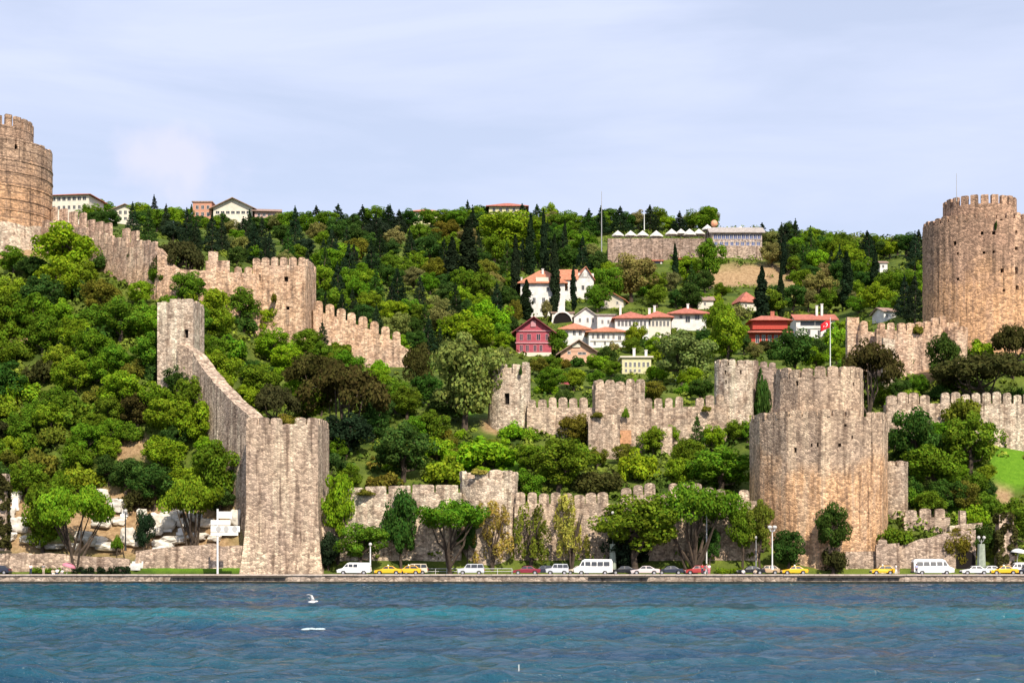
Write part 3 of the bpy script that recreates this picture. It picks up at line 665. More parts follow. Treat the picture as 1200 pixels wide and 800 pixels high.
# ------------------------------------------------------------------ trees
def leaf_cloud(cl, per, size, rng, flat=0.0, up=.25, out=1.1, aspect=1.0):
    """cl: list of (centre, (rx,ry,rz), tone). returns verts, quads, tone"""
    C = []; Nn = []; T = []; Sz = []
    for (c, rad, tone) in cl:
        k = int(per); d = rng.normal(size=(k, 3)); d /= np.linalg.norm(d, axis=1)[:, None]
        rr = rng.uniform(.55, 1.05, size=(k, 1))**.6; p = np.array(c)+d*rr*np.array(rad)
        nn = d*out+rng.normal(size=(k, 3))*.55+np.array([0, 0, up]); nn /= np.linalg.norm(nn, axis=1)[:, None]
        C.append(p); Nn.append(nn); T.append(np.clip(tone+rng.normal(size=k)*.13, 0, 1)); Sz.append(size*rng.uniform(.6, 1.35, size=k))
    C = np.concatenate(C); Nn = np.concatenate(Nn); T = np.concatenate(T); Sz = np.concatenate(Sz)[:, None]
    a = np.cross(Nn, rng.normal(size=C.shape)); a /= np.linalg.norm(a, axis=1)[:, None]; b = np.cross(Nn, a)
    V = np.stack([C-a*Sz*.6-b*Sz*.15*aspect, C+b*Sz*-.55*aspect+a*Sz*.05, C+a*Sz*.6+b*Sz*.1*aspect, C+b*Sz*.55*aspect-a*Sz*.1], 1).reshape(-1, 3)
    Q = np.arange(len(V)).reshape(-1, 4); return V, Q, T
def crown_mesh(name, cl, per, size, seed, **kw):
    V, Q, T = leaf_cloud(cl, per, size, np.random.RandomState(seed), **kw)
    me = np_mesh(name, V, Q, M_leaf); at = me.attributes.new('tone', 'FLOAT', 'FACE'); at.data.foreach_set('value', T.astype(np.float32)); return me
PROTO = {}
def trunk_mesh(h, r, limbs, seed):
    rg = random.Random(seed); m = MB(); pts = [Vector((0, 0, -.35))]; k = 6
    for i in range(1, k+1): pts.append(Vector((rg.uniform(-.05, .05)*i/2, rg.uniform(-.05, .05)*i/2, h*i/k)))
    m.tube(pts, [r*(1.35 if i == 0 else 1-.6*i/k) for i in range(k+1)], 8)
    for L_ in limbs:
        st = pts[rg.randint(2, k)]; e = Vector(L_); mid = (st+e)/2+Vector((rg.uniform(-.1, .1), rg.uniform(-.1, .1), -.06)); m.tube([st, mid, e], [r*.5, r*.32, r*.12], 5)
    return m.mesh('trunk', M_bark)
def proto(kind, var):
    key = (kind, var)
    if key in PROTO: return PROTO[key]
    seed = hash(key[0]+'x') % 1 + sum(map(ord, kind))*13+var*101; rng = np.random.RandomState(seed)
    cl = []
    if kind == 'broad':              # crown radius 1 round z 1.35
        nC = 46
        for k in range(nC):
            d = rng.normal(size=3); d /= np.linalg.norm(d); rr = rng.uniform(.45, .95); sz = rng.uniform(.17, .30)
            c = d*rr*np.array([.86, .86, .74]); c[2] += 1.05; c[:2] *= 1+.14*math.sin(3*math.atan2(c[1], c[0])+var)
            if c[2] < .35: c[2] = .35+rng.uniform(0, .3)
            cl.append((c, (sz*1.1, sz*1.1, sz*.8), rng.uniform(.15, .85)))
        cr = crown_mesh('crown', cl, 170, .062, seed); tr = trunk_mesh(.95, .085, [c[0]*np.array([.8, .8, 1])-np.array([0, 0, .1]) for c in cl[:9]], seed)
    elif kind == 'spread':           # wide open shore tree, visible forked trunk
        for k in range(34):
            a = rng.uniform(0, 6.28); rr = math.sqrt(rng.uniform(.03, 1))*.85; sz = rng.uniform(.15, .25)
            cl.append(((rr*math.cos(a), rr*math.sin(a), 1.45+.28*(1-rr*rr)+rng.uniform(-.16, .16)), (sz*1.2, sz*1.2, sz*.75), rng.uniform(.2, .85)))
        cr = crown_mesh('crown', cl, 290, .045, seed); tr = trunk_mesh(.8, .075, [np.array(c[0])*np.array([.9, .9, 1])-np.array([0, 0, .08]) for c in cl[:12]], seed)
    elif kind == 'bush':             # low mound sitting on the ground
        for k in range(34):
            d = rng.normal(size=3); d /= np.linalg.norm(d); rr = rng.uniform(.4, .9); sz = rng.uniform(.17, .30)
            c = d*rr*np.array([.85, .85, .62]); c[2] = abs(c[2])+.1; cl.append((c, (sz, sz, sz*.85), rng.uniform(.15, .85)))
        cr = crown_mesh('crown', cl, 110, .085, seed); tr = trunk_mesh(.4, .06, [np.array(c[0])*.8 for c in cl[:6]], seed)
    elif kind == 'pine':             # umbrella pine: dense dome, dark
        for k in range(44):
            a = rng.uniform(0, 6.28); rr = math.sqrt(rng.uniform(0, 1))*.88; sz = rng.uniform(.14, .24)
            cl.append(((rr*math.cos(a), rr*math.sin(a), 1.25+.48*(1-rr**2)+rng.uniform(-.12, .06)), (sz*1.15, sz*1.15, sz*.7), rng.uniform(.2, .8)))
        cr = crown_mesh('crown', cl, 130, .055, seed, up=.5); tr = trunk_mesh(1.2, .07, [np.array(c[0])*np.array([.85, .85, 1])-np.array([0, 0, .1]) for c in cl[:9]], seed)
    elif kind == 'conifer':          # layered fir / cedar, radius 1 height 3.4
        for j in range(13):
            t = j/12; z = .5+2.75*t; rad = (1-t)**.8*.9+.05; nb = max(3, int(9*(1-t)+2))
            for k in range(nb):
                a = 2*math.pi*(k+rng.uniform(-.3, .3))/nb+j; rr = rad*rng.uniform(.5, 1.0)
                cl.append(((rr*math.cos(a), rr*math.sin(a), z-rr*.18+rng.uniform(-.08, .08)), (.26*(1.15-t*.7), .26*(1.15-t*.7), .13), rng.uniform(.1, .8)))
        cl.append(((0, 0, 3.4), (.05, .05, .28), .4))
        cr = crown_mesh('crown', cl, 62, .075, seed, up=.6); tr = trunk_mesh(3.1, .075, [], seed)
    elif kind == 'cypress':          # radius 1 (narrow by scale) height 8
        for j in range(44):
            t = j/43; z = .35+7.4*t; rad = (math.sin(math.pi*min(1, .12+t*.92))**.55)*.72*(1-.25*t); a = rng.uniform(0, 6.28); rr = rad*rng.uniform(.3, .6)
            cl.append(((rr*math.cos(a), rr*math.sin(a), z), (rad*.62+.12, rad*.62+.12, .55), rng.uniform(.1, .7)))
        cr = crown_mesh('crown', cl, 110, .17, seed, up=.1, aspect=1.5); tr = trunk_mesh(4, .12, [], seed)
    elif kind == 'feather':          # upright feathery shrub, radius 1 height ~3
        for k in range(40):
            a = rng.uniform(0, 6.28); t = rng.uniform(0, 1); rr = math.sqrt(rng.uniform(0, 1))*(.45+.5*math.sin(math.pi*(.3+.6*t))); z = .5+2.2*t
            cl.append(((rr*math.cos(a), rr*math.sin(a), z), (.13, .13, .34), rng.uniform(.1, .9)))
        cr = crown_mesh('crown', cl, 75, .05, seed, aspect=2.4, up=0, out=.6)
        m = MB(); rg = random.Random(var)
        for k in range(9):
            a = rg.uniform(0, 6.28); e = Vector((math.cos(a)*.5, math.sin(a)*.5, 2.1)); m.tube([(0, 0, -.2), e*.4+Vector((0, 0, .3)), e], [.05, .035, .012], 5)
        tr = m.mesh('trunk', M_bark)
    PROTO[key] = (cr, tr); return PROTO[key]
CZ = {'broad': (1.08, 1.0, .84), 'spread': (1.5, 1.0, .45), 'bush': (.42, 1.0, .5), 'pine': (1.4, 1.0, .42), 'conifer': (1.9, .95, 1.75), 'cypress': (4.0, .95, 4.0), 'feather': (1.7, .9, 1.35)}
KN = {'broad': ('broadleaf_tree', 'tree'), 'spread': ('spreading_tree', 'tree'), 'bush': ('bush', 'bush'), 'pine': ('umbrella_pine', 'tree'), 'conifer': ('conifer', 'tree'), 'cypress': ('cypress_tree', 'tree'), 'feather': ('feathery_shrub', 'shrub')}
NV = {'broad': 9, 'spread': 4, 'bush': 4, 'pine': 4, 'conifer': 4, 'cypress': 2, 'feather': 3}
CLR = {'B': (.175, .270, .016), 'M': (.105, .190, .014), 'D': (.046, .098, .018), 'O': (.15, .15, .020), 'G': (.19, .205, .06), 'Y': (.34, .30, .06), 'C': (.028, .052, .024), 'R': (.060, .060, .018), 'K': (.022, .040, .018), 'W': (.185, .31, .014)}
TN = {'B': 'bright green', 'M': 'mid green', 'D': 'dark green', 'O': 'olive', 'G': 'grey-green', 'Y': 'yellowish', 'C': 'deep green', 'R': 'brownish dark', 'K': 'blackish green', 'W': 'vivid green'}
TREES = []
def tree(kind, px, py, wpx, hpx, c, label=None, base=None, d=None, group=None):
    cz, hr, hz = CZ[kind]
    # crown half extents wpx/2, hpx/2 -> scale factors in px; base row = centre row + cz*vertical scale
    sxp = wpx/2/hr; szp = hpx/2/hz
    by = base if base is not None else py+cz*szp
    if kind == 'pine' and base is None: by = py+hpx*.95
    if d is None: d = ginv(px, min(by, 667))
    x = (px-600)*d/F; z0 = gz(px, d)
    zc = H+(HY-py)*d/F                     # crown centre height wanted
    sx = sxp*d/F; sz = szp*d/F
    hgt = zc-z0
    if kind == 'pine' or base is not None or abs(hgt-cz*sz) > .6: sz2 = sz; zoff = zc-cz*sz
    else: sz2 = sz; zoff = z0
    name, cat = KN[kind]
    root = empty(name, (x, d, min(z0, zoff+.0) if zoff < z0 else z0), label, cat, group or None)
    cr, tr = proto(kind, random.randrange(NV[kind])); rz = random.uniform(0, 6.28)
    col = [v*random.uniform(.88, 1.14) for v in CLR[c]]+[1]
    o = inst('crown', cr, root, (0, 0, zoff-root.location.z), rz, (sx, sx, sz2), False, col)
    ts = max(.2, (zoff-root.location.z)/1.0+sz2)
    t = inst('trunk', tr, root, (0, 0, 0), rz, (sx, sx, (zoff-root.location.z+cz*sz2)/max(.1, cz)), False)
    TREES.append([root, kind, px, py, wpx, hpx, c, label])
    return root
# -- trees one can point at: kind, px, py, width, height, tone, label, base row, distance
HAND = [
 ('broad',78,292,86,64,'W','vivid green bushy tree against the stepped wall beside the left round tower',None,None),
 ('pine',210,303,58,44,'R','dark spreading tree in front of the ruined hill wall',346,None),
 ('spread',88,600,92,62,'B','leafy bright green shore tree with thin leaning trunk at far left',662,262.6),
 ('broad',50,600,64,80,'M','rounded dark green tree behind the leaning shore tree at far left',650,None),
 ('spread',222,590,78,62,'B','flat-topped light green tree above the white rocks near the shore tower',640,266),
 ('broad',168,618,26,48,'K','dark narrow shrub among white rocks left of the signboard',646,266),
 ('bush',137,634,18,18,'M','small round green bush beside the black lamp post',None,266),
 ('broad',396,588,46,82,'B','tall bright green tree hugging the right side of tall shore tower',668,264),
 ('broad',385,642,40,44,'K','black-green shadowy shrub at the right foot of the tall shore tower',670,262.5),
 ('broad',422,632,66,44,'M','small green street tree behind the white van',669,259.5),
 ('broad',470,612,46,92,'D','tall ivy dark tree behind the two yellow taxis',668,263),
 ('spread',528,610,98,46,'M','open spreading street tree with visible forked trunk',669,259.5),
 ('broad',548,628,26,40,'D','small dark tree under the right side of the forked tree',668,263),
 ('feather',577,622,46,74,'Y','loose yellowish feathery shrub left of the three in front of low wall',None,262.5),
 ('feather',622,622,44,74,'O','olive feathery shrub in the middle of the three by low wall',None,262.5),
 ('feather',670,618,46,84,'Y','golden feathery shrub, the rightmost of the three by low wall',None,262.5),
 ('broad',745,611,108,72,'M','big rounded street tree behind the white minibus and lamp',669,260.5),
 ('broad',735,640,60,56,'K','dark undergrowth tree in shade behind the pink silver car',670,263),
 ('spread',812,600,108,62,'M','wide spreading tree leaning over the road left of waterfront tower',669,261),
 ('broad',832,636,30,44,'D','small dark tree beside the red parked car',668,262.5),
 ('broad',870,614,40,60,'M','green leafy tree at the left foot of waterfront tower',668,262),
 ('broad',890,610,40,56,'O','rusty olive tree beside the lamp at waterfront tower left foot',668,261.5),
 ('broad',924,640,50,46,'D','domed dark green bush tree right of the white lamp post',668,260.5),
 ('broad',976,614,50,58,'D','dark tree with bare lower stems before the waterfront tower',668,260.6),
 ('bush',978,652,40,30,'R','brown bare brush around the trunk before waterfront tower',None,261),
 ('bush',1052,626,52,30,'M','green bush growing on the ramp wall near waterfront tower',None,265),
 ('broad',1072,512,64,80,'D','dark green tree just right of waterfront tower below the wall',None,None),
 ('broad',1138,512,74,66,'M','rounded green tree in front of long right wall above lawn edge',None,None),
 ('broad',1095,548,78,56,'M','bushy green tree below the dark tree right of the waterfront tower',None,None),
 ('bush',1128,478,52,40,'O','olive scrub against the long right crenellated wall',None,300),
 ('bush',1140,604,48,30,'W','vivid green bush beside the lone stone pier',None,None),
 ('broad',1190,606,56,52,'M','green tree over the dark ivy pier at the right edge',None,265),
 ('broad',1124,640,44,52,'O','olive tree over the dark hollow behind white car',664,264),
 ('broad',1152,630,36,36,'D','dark tree behind the greenish lamp pillar at right',None,264),
 ('pine',1152,436,118,44,'R','wide dark umbrella pine above the long right wall',None,None),
 ('pine',1186,402,58,44,'R','dark umbrella pine at the right edge below the right round tower',None,None),
 ('pine',1020,432,72,58,'R','dark umbrella pine right above the waterfront tower drum',None,None),
 ('broad',1106,418,46,60,'D','dark tree below the low broken turret',None,None),
 ('bush',1150,408,40,30,'B','bright bush between the dark pines below the right round tower',None,None),
 ('bush',1062,466,56,28,'B','bright bushes behind merlons right of waterfront tower',None,None),
 ('bush',1020,395,30,24,'W','bright bush inside the upper ruined wall',None,335.5),
 ('broad',800,412,80,58,'G','large round grey-green tree beside the yellow house',None,None),
 ('broad',852,388,52,62,'B','bright green tree left of the red pavilion house',None,None),
 ('broad',932,408,58,48,'D','dark green tree in front of red pavilion above the fortress',None,None),
 ('bush',980,398,46,40,'B','bright bush under the red flag',None,None),
 ('broad',990,385,30,30,'B','bright green tree between the flag house and ruined pier',None,None),
 ('broad',545,436,96,104,'G','very large pale green tree left of the pale ruined turret',None,None),
 ('broad',492,430,38,64,'R','brownish dark tree at the lower end of descending hill wall',None,None),
 ('pine',402,462,110,66,'R','largest dark umbrella pine in the inner slope right of steep wall',None,None),
 ('pine',322,472,56,40,'R','small dark pine just above the tall shore tower',None,None),
 ('pine',372,440,84,48,'R','dark pine behind the largest one on the inner slope',None,None),
 ('broad',405,508,70,50,'K','blackish tree shaded beneath the largest dark pine',None,None),  # dark foliage added to paint the shading under the pine
 ('broad',473,522,78,66,'D','dark blue-green tree in the middle slope above pale low wall',None,None),
 ('bush',568,528,90,40,'W','vivid yellow-green scrub slope below the pale ruined turret',None,None),
 ('bush',524,548,66,40,'B','bright scrub above the small shore turret left side',None,None),
 ('broad',655,538,84,60,'M','green tree below the middle wall left of the buttress',None,None),
 ('bush',745,545,66,44,'W','vivid green bush below the square gate tower',None,None),
 ('bush',700,558,76,36,'R','brownish brush below the middle wall buttress',None,None),
 ('broad',845,548,92,52,'M','broad olive green tree left of waterfront tower above the low wall',None,None),
 ('conifer',817,512,28,52,'D','small dark fir in front of the middle wall',None,None),
 ('broad',805,528,42,36,'M','small bright tree at the dark fir foot',None,None),
 ('bush',872,490,26,34,'B','bright green bush between round tower and waterfront tower',None,311),
 ('bush',893,460,24,66,'D','ivy and creeper hanging in the recess beside waterfront tower drum',None,314.0),
 ('cypress',548,300,30,76,'K','thick blackish cypress pair, right hand one, in the hilltop wood',None,None),
 ('cypress',530,312,24,62,'K','thick blackish cypress pair, left hand one, in the hilltop wood',None,None),
 ('cypress',604,318,16,84,'K','slim blackish cypress left of the white villa roof',None,None),
 ('cypress',622,288,16,72,'K','tall blackish cypress above the white villa left gable',None,None),
 ('cypress',637,284,12,70,'K','thin cypress above the middle of white villa roof',None,None),
 ('cypress',650,322,15,90,'K','tall cypress standing in front of the white villa roof',372,None),
 ('cypress',672,338,11,50,'K','short dark cypress before the white villa right gable',366,None),
 ('cypress',617,352,20,46,'K','dark cypress in front of white villa left corner',None,None),
 ('cypress',662,283,10,48,'K','thin cypress right of the villa cypress row on the hill',None,None),
 ('cypress',791,312,11,52,'K','slim cypress below the hilltop restaurant terrace',None,None),
 ('cypress',893,346,22,64,'K','broad black cypress above the red pavilion',None,None),
 ('cypress',915,345,12,60,'K','slim black cypress right of the broad one above red pavilion',None,None),
 ('cypress',1026,318,15,48,'K','single cypress standing on the hill left of right round tower',None,None),
 ('cypress',992,330,20,66,'K','dark cypress above the flag house roof',None,None),
 ('conifer',457,252,18,30,'C','pointed fir rising highest on the left-centre skyline',None,None),
 ('conifer',548,250,20,32,'C','pointed fir on the skyline left of the red hip roof',None,None),
 ('conifer',704,258,24,34,'C','dark blue fir on skyline beside the tall mast',None,None),
 ('broad',645,250,30,30,'B','bright tree on the skyline right of the red hip roof',None,None),
 ('broad',600,268,84,48,'B','broad bright tree crown just below the red hip roof',None,None),
 ('broad',825,255,44,32,'M','dense green tree behind the restaurant umbrellas',None,None),
 ('broad',740,322,60,52,'G','grey-green tree below the restaurant retaining wall',None,None),
 ('broad',715,330,40,46,'M','leafy tree right of white villa',None,None),
 ('broad',550,385,70,48,'W','vivid green tree in the wood left of the crimson house',None,None),
 ('broad',575,372,56,46,'W','vivid green tree leaning toward the crimson house left side',None,None),
 ('broad',226,462,46,44,'M','green tree under the small pale square tower against the steep wall',None,None),
 ('broad',233,494,58,56,'B','bright green tree hiding the lower edge of the steep bare wall',None,None),
 ('broad',255,546,70,74,'M','green tree against the left side of the tall shore tower top',None,None),
 ('bush',512,520,60,32,'W','vivid yellow-green scrub in the middle of the inner slope',None,None),
 ('bush',448,560,56,26,'O','olive yellow scrub directly above the pale low wall',None,None),
 ('bush',600,505,40,24,'W','vivid scrub under the doorway of the pale ruined turret',None,None),
 ('broad',655,398,26,30,'M','leafy tree hiding the gap between crimson house and white houses',None,None),
 ('broad',746,392,30,26,'B','bright tree in front of the red roofed row house',None,None),
 ('broad',772,402,34,26,'B','bright tree under the middle house of the red roofed row',None,None),
 ('bush',719,407,22,18,'G','grey-green bush at the right end of the white villas',None,None),
 ('broad',700,424,34,22,'B','bright tree right of the peach coloured house',None,None),
 ('bush',676,425,26,14,'D','dark bush hiding the base of the peach coloured house',None,None),
 ('bush',770,434,30,22,'W','vivid bush hiding the right side of yellow house',None,None),
 ('broad',632,428,30,20,'O','olive tree below the crimson house plinth',None,None),
 ('broad',840,372,36,40,'M','green tree right of the last white house of the row',None,None),
 ('broad',640,362,16,22,'G','pale tree at the base of the white villa',None,None),
 ('broad',604,366,22,30,'O','olive tree left of the tall white villa',None,None),
 ('broad',700,345,34,30,'M','leafy tree above the grey gabled white house',None,None),
 ('bush',905,402,40,18,'R','brownish bush at the base of red pavilion',None,None),
 ('broad',945,398,20,16,'M','small tree before the left half of the flag house',None,None),
 ('broad',832,300,40,46,'M','green tree at the left end of the hilltop arcade',None,505),
]
for h in HAND:
    if h[7-0] is None and h[3] == 1: continue
    kind, px, py, w_, h_, c, lab, base, d = h
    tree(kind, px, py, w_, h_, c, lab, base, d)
def creeper(px, py, wp, hp, d, c, label):
    p = W(px, py, d); root = empty('wall_creeper', p, label, 'plant', 'plants rooted in the old walls'); k = wp*d/F/2
    inst('leaves', proto('bush', random.randrange(4))[0], root, (0, 0, -hp*d/F*.45), random.uniform(0, 6), (k, k*.5, hp*d/F), False, list(CLR[c])+[1])
creeper(733,482,11,14,304.6,'M','small plant rooted in the square gate tower face')
creeper(321,347,16,14,346.6,'O','plant rooted in the square hilltop tower below its slit')
creeper(700,485,20,8,301.0,'O','grass tuft on top of the broad stone buttress')
creeper(610,432,8,14,307.5,'D','dark plant in the broken top of the pale ruined turret')
creeper(345,492,14,8,262.5,'O','weeds growing in the gap atop the tall shore tower')
creeper(828,478,16,8,306.5,'O','weeds on the middle wall walk near the ivied round tower')
creeper(1012,300-0,1,1,900,'O','x') if False else None
creeper(1167,262,7,14,337.6,'D','small plant high on the right round tower')
creeper(1075,385,24,12,330.5,'O','scrub on the crenellated ruin at the foot of right round tower')
creeper(560,552,36,8,263.8,'Y','dry yellow weeds on top of the small shore turret')
creeper(430,576,40,9,264.9,'O','weeds trailing over the left end of the pale low wall')
creeper(250,350,30,16,339.6,'M','bush growing out of the ruined hill wall')
creeper(1048,548,12,9,275,'O','tuft on top of the slim stone buttress of the waterfront tower')
for k in range(26):
    px, py = random.uniform(425, 600), random.uniform(500, 556)
    if px < 500 and py < 530: px += 80
    s_ = random.uniform(14, 26); tree('bush', px, py, s_, s_*.6, random.choice('WWOBY'))
# -- woods
def clear(px, py, w_, lst, k=.42):
    for t in lst:
        if abs(t[2]-px) < (t[4]+w_)*.5*k*1.1 and abs(t[3]-py) < (t[5]+w_)*.5*k: return False
    return True
ROOFS = [(522,594,512,546),(138,172,520,536),(425,455,540,560),(566,620,230,250),(606,694,308,366),(603,648,368,420),(655,722,358,380),(720,830,355,392),(657,735,376,407),(657,702,398,420),(728,764,410,440),(875,985,360,400),(700,898,266,302),(757,780,300,322),(565,625,420,490),(835,905,415,500),(860,888,340,354),(50,112,215,246),(124,166,230,250),(222,328,226,250),(240,272,290,325),(1020,1070,300,318),(990,1130,362,398),(835,925,304,336),(1065,1092,400,445),(695,740,336,352),(480,520,236,250)]
def blocked(px, py, w_):
    for a, b_, c, d in ROOFS:
        if a-w_*.3 < px < b_+w_*.3 and c-w_*.25 < py < d+w_*.12: return True
    return False
def wood(poly, step, size, mixk, mixc, seed, aspect=.78, rmul=1.0):
    rg = random.Random(seed); xs = [p[0] for p in poly]; ys = [p[1] for p in poly]
    def inside(x, y):
        r = False; n = len(poly)
        for i in range(n):
            x1, y1 = poly[i]; x2, y2 = poly[(i+1) % n]
            if (y1 > y) != (y2 > y) and x < (x2-x1)*(y-y1)/(y2-y1)+x1: r = not r
        return r
    y = min(ys); row = 0
    while y < max(ys):
        x = min(xs)+(row % 2)*step[0]/2
        while x < max(xs):
            px, py = x+rg.uniform(-.3, .3)*step[0], y+rg.uniform(-.35, .35)*step[1]
            if inside(px, py):
                kind = rg.choices([k for k, _ in mixk], [v for _, v in mixk])[0]; c = rg.choices([k for k, _ in mixc], [v for _, v in mixc])[0]
                if kind in ('conifer', 'cypress'): c = rg.choice('CCKD')
                s = rg.uniform(*size); ww, hh = s, s*aspect
                if kind == 'conifer': ww, hh = s*.7, s*1.35
                if kind == 'cypress': ww, hh = s*.38, s*1.6
                if kind == 'pine': hh = s*.55
                if kind == 'bush': hh = s*.6
                if not blocked(px, py, ww) and clear(px, py, ww, [t for t in TREES if t[7]]): tree(kind, px, py, ww, hh, c)
            x += step[0]
        y += step[1]; row += 1
# left hillside in front of the walls
wood([(-40,318),(60,318),(110,326),(150,352),(184,362),(184,432),(215,448),(240,470),(252,510),(286,548),(286,590),(262,608),(170,596),(120,578),(-40,572)], (36,24), (44,68), [('broad',8),('bush',2)], [('B',4),('M',5),('D',2.2),('O',1),('R',.5)], 1)
wood([(-40,290),(40,300),(60,318),(-40,318)], (34,20), (34,46), [('broad',1)], [('M',1),('D',1)], 12)
# inside slope
wood([(236,350),(290,352),(350,398),(400,410),(455,440),(520,470),(560,500),(600,530),(600,556),(540,552),(480,575),(400,572),(378,560),(378,480),(300,486),(262,446),(236,402)], (38,25), (42,64), [('broad',7),('pine',2),('bush',2)], [('B',3),('M',5),('D',3),('W',1),('O',1)], 2)
# hilltop wood behind the walls
wood([(165,262),(230,258),(330,262),(420,258),(455,262),(455,300),(380,330),(380,350),(300,295),(262,292),(230,292),(165,270)], (22,14), (26,38), [('conifer',6),('broad',4)], [('D',4),('M',1),('C',3),('G',1)], 3)
wood([(376,300),(455,262),(600,258),(610,300),(600,350),(560,372),(530,400),(485,400),(440,378),(378,345)], (26,17), (30,44), [('broad',7),('conifer',3)], [('M',3),('D',3),('G',2),('B',1.4),('O',.6)], 4)
wood([(100,248),(200,246),(200,262),(150,266),(100,256)], (20,12), (24,32), [('conifer',2),('broad',3)], [('D',1)], 5)
wood([(560,350),(600,360),(600,420),(570,420),(520,400),(500,385)], (26,18), (30,46), [('broad',1)], [('B',2),('W',1),('M',2)], 6)
# houses quarter
wood([(590,268),(700,270),(900,268),(1082,300),(1082,392),(990,396),(870,400),(850,345),(600,372)], (25,16), (28,44), [('broad',8),('cypress',.4),('conifer',1)], [('M',4),('B',2),('D',2.4),('G',1.5)], 7)
wood([(625,440),(720,440),(780,450),(835,440),(835,468),(760,462),(690,448),(625,462)], (26,14), (26,40), [('broad',3),('bush',3)], [('M',2),('B',3),('O',1.5),('D',1)], 8)
wood([(650,415),(720,425),(720,436),(625,436)], (22,9), (20,28), [('bush',1)], [('M',1),('B',1),('D',1),('O',1)], 18)
wood([(605,262),(690,262),(760,258),(900,262),(960,278),(1082,292),(1082,318),(900,318),(895,285),(700,262)], (22,12), (24,36), [('broad',5),('conifer',3)], [('M',3),('D',3),('B',1)], 9)
wood([(990,392),(1100,400),(1100,460),(1045,460),(1010,440)], (30,16), (30,42), [('broad',2),('bush',2)], [('M',2),('D',2),('B',1)], 10)
# between walls
wood([(610,515),(690,536),(760,545),(880,530),(880,566),(760,562),(600,570)], (34,16), (36,54), [('broad',5),('bush',4)], [('M',4),('B',3),('D',1),('W',1)], 11)
wood([(1045,520),(1150,560),(1150,596),(1060,590)], (28,16), (34,50), [('broad',3),('bush',2)], [('M',3),('D',2),('O',1)], 13)
wood([(-120,300),(-40,300),(-40,590),(-120,590)], (50,38), (60,80), [('broad',1)], [('M',1),('B',1)], 14)
wood([(880,395),(1000,402),(1000,422),(880,416)], (28,12), (28,38), [('broad',1)], [('M',1),('D',1),('B',1)], 15)
wood([(380,558),(440,566),(440,578),(380,575)], (26,12), (26,36), [('bush',1)], [('B',1),('O',1)], 16)
# skyline row
def skyrow(a, b_, yy, seed, step=15, size=(22, 34), kinds=('conifer', 'broad', 'broad', 'broad')):
    rg = random.Random(seed); x = a
    while x < b_:
        y = yy(x) if callable(yy) else yy
        kind = rg.choice(kinds); s_ = rg.uniform(*size); c = rg.choice('CCDK') if kind == 'conifer' else rg.choice('MDMGB')
        tree(kind, x, y+rg.uniform(-5, 5), s_*(1.0 if kind == 'conifer' else 1.15), s_*(1.05 if kind == 'conifer' else .8), c); x += step*rg.uniform(.7, 1.3)
skyrow(108, 126, 249, 50); skyrow(166, 226, 253, 51); skyrow(215, 335, 264, 52, 14, (22, 30)); skyrow(325, 480, 256, 53); skyrow(505, 575, 254, 54); skyrow(612, 700, 258, 55); skyrow(560, 640, 262, 58, 15, (26, 34), ('broad',))
skyrow(690, 840, 259, 56, 12, (22, 32)); skyrow(893, 1085, lambda x: 279+(x-893)*.06, 57, 13, (24, 36))
def fill(rects, n, size, cols, seed, k=.36, kinds=('broad', 'broad', 'broad', 'bush'), lim=6000):
    """fills remaining gaps between crowns"""
    rg = random.Random(seed); got = 0
    for _ in range(lim):
        if got >= n: break
        a, b_, c_, d_ = rg.choices(rects, [(r[1]-r[0])*(r[3]-r[2]) for r in rects])[0]
        px, py = rg.uniform(a, b_), rg.uniform(c_, d_); s_ = rg.uniform(*size); kind = rg.choice(kinds)
        if blocked(px, py, s_*.6): continue
        if any(math.hypot((t[2]-px), (t[3]-py)*1.25) < (t[4]*.5+s_*.5)*k*1.4 for t in TREES): continue
        c = rg.choice('CK') if kind in ('cypress', 'conifer') else rg.choice(cols)
        if kind == 'cypress': tree(kind, px, py, s_*.38, s_*1.7, c)
        elif kind == 'conifer': tree(kind, px, py, s_*.7, s_*1.3, c)
        else: tree(kind, px, py, s_, s_*(.85 if kind == 'broad' else .6), c)
        got += 1
    print('fill', got, 'of', n)
fill([(590,1082,306,372),(700,1082,372,420),(560,720,366,430),(890,1082,285,310)], 95, (22, 40), 'MMDBG', 61, kinds=('broad', 'broad', 'broad', 'bush', 'broad'))
fill([(240,600,345,560),(600,880,500,565),(625,840,425,462)], 50, (26, 44), 'MMDBWO', 62)
fill([(596,700,264,306),(215,300,266,300),(900,985,285,345)], 34, (22, 34), 'MMDG', 66, k=.33, kinds=('broad', 'broad', 'conifer', 'bush'))
fill([(376,600,270,400)], 30, (24, 38), 'MMDGD', 63, kinds=('broad', 'broad', 'conifer'))
fill([(990,1200,400,462),(1045,1160,500,596)], 22, (24, 40), 'MMDB', 64)
fill([(-40,280,300,575)], 25, (34, 50), 'MMDB', 65, k=.33)
import collections
print(collections.Counter(t[1] for t in TREES))

